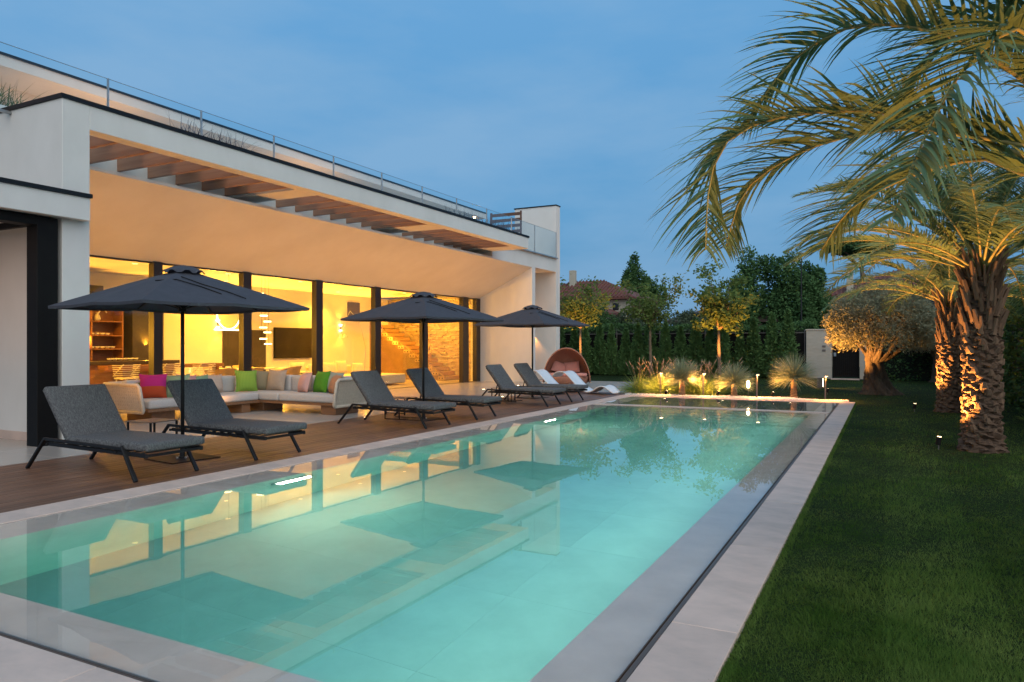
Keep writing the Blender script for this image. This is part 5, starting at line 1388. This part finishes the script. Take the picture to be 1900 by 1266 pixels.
# far trees
def bushy(loc, crown, n, ls, label, m, sd, th=1.0, name='dense_tree', lump=26, group='trees beyond the garden'):
    g = np.random.default_rng(sd); t = thing(name, label, 'tree', loc, group=group)
    rx, ry, rz, cz = crown
    b = MB(); b.tube([(0, 0, -.05), (0, 0, th), (.1, .1, cz)], [.22, .16, .06], 8); b.build('trunk', m_trunk, t, smooth=True)
    c = g.normal(size=(lump, 3)); c /= np.linalg.norm(c, axis=1, keepdims=True); c *= g.uniform(.25, .85, lump)[:, None]
    k = g.integers(0, lump, n); rad = g.uniform(.18, .42, lump)[k]
    d = g.normal(size=(n, 3)); d /= np.linalg.norm(d, axis=1, keepdims=True)
    P = (c[k]+d*rad[:, None]*g.uniform(.5, 1.05, n)[:, None])*np.array([rx, ry, rz])+np.array([0, 0, cz])
    P[:, 2] = np.maximum(P[:, 2], .3)
    link('crown', mk_mesh('crown', *leaves(P, ls, aspect=.55, nrm=d*.7)), m, t); return t
bushy((-22.9, 71, 0), (1.3, 1.3, 4.4, 7.0), 9000, .30, 'tall dark tree behind the left neighbour house, left top', m_dark, 1)
bushy((-21.1, 72, 0), (1.5, 1.5, 3.5, 5.6), 9000, .30, 'tall dark tree behind the left neighbour house, right top', m_dark, 2)
bushy((-13.6, 43, 0), (2.5, 2, 1.5, 2.4), 9000, .16, 'grey green bushy tree right of the left neighbour house', m_mid, 3)
bushy((-10.8, 44, 0), (2.4, 2, 1.4, 2.4), 9000, .16, 'grey green bushy tree left of the lit young tree', m_mid, 4)
bushy((-7.2, 48.0, 0), (1.9, 2.2, 3.4, 3.8), 16000, .20, 'dense dark green tree left of the big trees beyond the hedge', m_dark, 5)
bushy((-5.2, 49.0, 0), (2.2, 2.4, 3.6, 4.2), 18000, .20, 'dense dark green tree in the middle beyond the hedge', m_dark, 6)
bushy((-3.6, 51, 0), (1.8, 2.4, 3.2, 4.0), 16000, .20, 'dense dark green tree right of the big trees beyond the hedge', m_dark, 7)
bushy((-16.3, 42, 0), (2.2, 2, 1.9, 2.6), 9000, .17, 'dark bush beside the left neighbour house', m_dark, 8)
tp = thing('umbrella_pine', 'umbrella pine with a flat crown behind the right neighbour house', 'pine', (-2.0, 75, 0))
b = MB(); b.tube([(0, 0, 0), (.3, 0, 6), (.1, 0, 9.6)], [.3, .22, .15], 8)
for k in range(8): a_ = k*.8; b.tube([(.1, 0, 8.6), (1.2*math.cos(a_), 1.2*math.sin(a_), 9.8), (2.6*math.cos(a_), 2.6*math.sin(a_), 10.4)], [.1, .07, .04], 5)
b.build('trunk', m_trunk, tp)
g = np.random.default_rng(9); P = g.normal(size=(9000, 3)); P /= np.linalg.norm(P, axis=1, keepdims=True); P = P*np.array([3.0, 3.0, .9])*g.uniform(.6, 1, (9000, 1))+np.array([0, 0, 10.7]); P[:, 2] = np.maximum(P[:, 2], 10.1)
link('crown', mk_mesh('crown', *leaves(P, .3)), m_dark, tp)
t = thing('street_lamp', 'thin unlit street lamp post rising above the hedge', 'street lamp', (-4.06, 42.87, 0))
b = MB(); b.tube([(0, 0, 0), (0, 0, 6.4)], [.05, .03], 8); b.build('post', m_lmetal, t)
b = MB(); b.lathe([(.03, 6.4), (.14, 6.48), (.12, 6.55), (.03, 6.6)], 12); b.build('head', m_grey, t)
# roof terrace plants
for k, (y_, lb) in enumerate([(7.3, 'small green tufts at the left end of the roof terrace'), (11.0, 'dark spiky grass on the roof edge above the second pergola joist bay'), (21.3, 'dark grass tuft on the roof edge left of the terrace lamp'), (23.3, 'dark grass tuft on the roof edge right of the terrace lamp'), (24.2, 'dark grass tuft nearest the louvre screen on the roof')]):
    n = 160; g = np.random.default_rng(60+k); az = g.uniform(0, 6.28, n); el = g.uniform(.5, 1.5, n); d = np.stack([np.cos(az)*np.cos(el), np.sin(az)*np.cos(el), np.sin(el)], 1)
    P = np.stack([g.uniform(-.2, .2, n), g.uniform(-.9, .9, n)*(.35 if k == 0 else 1), np.zeros(n)], 1); V, F = ribbons(P, d, g.uniform(.35, .85, n), np.full(n, .016), g.uniform(.1, .5, n), 4, np.full(n, .4))
    t = thing('roof_grass', lb, 'ornamental grass', (-12.85 if k else -14.0, y_, 5.2), group='roof terrace grasses')
    b = MB(); b.box(-.22, -.95 if k else -.35, 0, .22, .95 if k else .35, .52, .01); b.build('planter', m_plaster, t)
    o = link('blades', mk_mesh('blades', V, F), m_hedge if k == 0 else m_rgrass if k else None, t); o.location = (0, 0, .5)
t = thing('terrace_lamp', 'small lit mushroom lamp on the roof terrace', 'terrace lamp', (-13.1, 22.6, 5.2))
b = MB(); b.tube([(0, 0, 0), (0, 0, .92)], .012, 6); b.build('post', m_grey, t)
b = MB(); b.lathe([(.10, .92), (.09, .95), (.02, .96)], 14); b.build('head', m_grey, t)
b = MB(); b.lathe([(.04, .86), (.05, .915)], 12); b.build('lens', m_emw, t)
lamp('terrace_light', 'POINT', (-13.1, 22.6, 5.98), 30, WARM, None, .04)
for y_ in (3.0, 10.5, 17.5):  # hidden lamps added to throw warm light on the upper wall and soffit
    t = thing('terrace_lamp', {3.0: 'unseen low lamp added to light the left end of the upper wall', 10.5: 'unseen low lamp added by the spiky grass to light the upper wall', 17.5: 'unseen low lamp added to light the middle of the upper wall'}[y_], 'terrace lamp', (-15.2, y_, 5.2))
    b = MB(); b.lathe([(.06, 0), (.06, .05), (.05, .06)], 12); b.build('body', m_grey, t)
    b = MB(); b.lathe([(.045, .06), (.03, .065)], 12); b.build('lens', m_emw, t)
    lamp('terrace_light', 'SPOT', (-15.2, y_, 5.3), 170, WARM, (-16.9, y_, 7.2), .05, 150, .9)
# porch downlight on the left
lamp('porch_light', 'AREA', (-12.6, 4.9, 3.39), 9, WARM, (-12.6, 4.9, 0), .3)
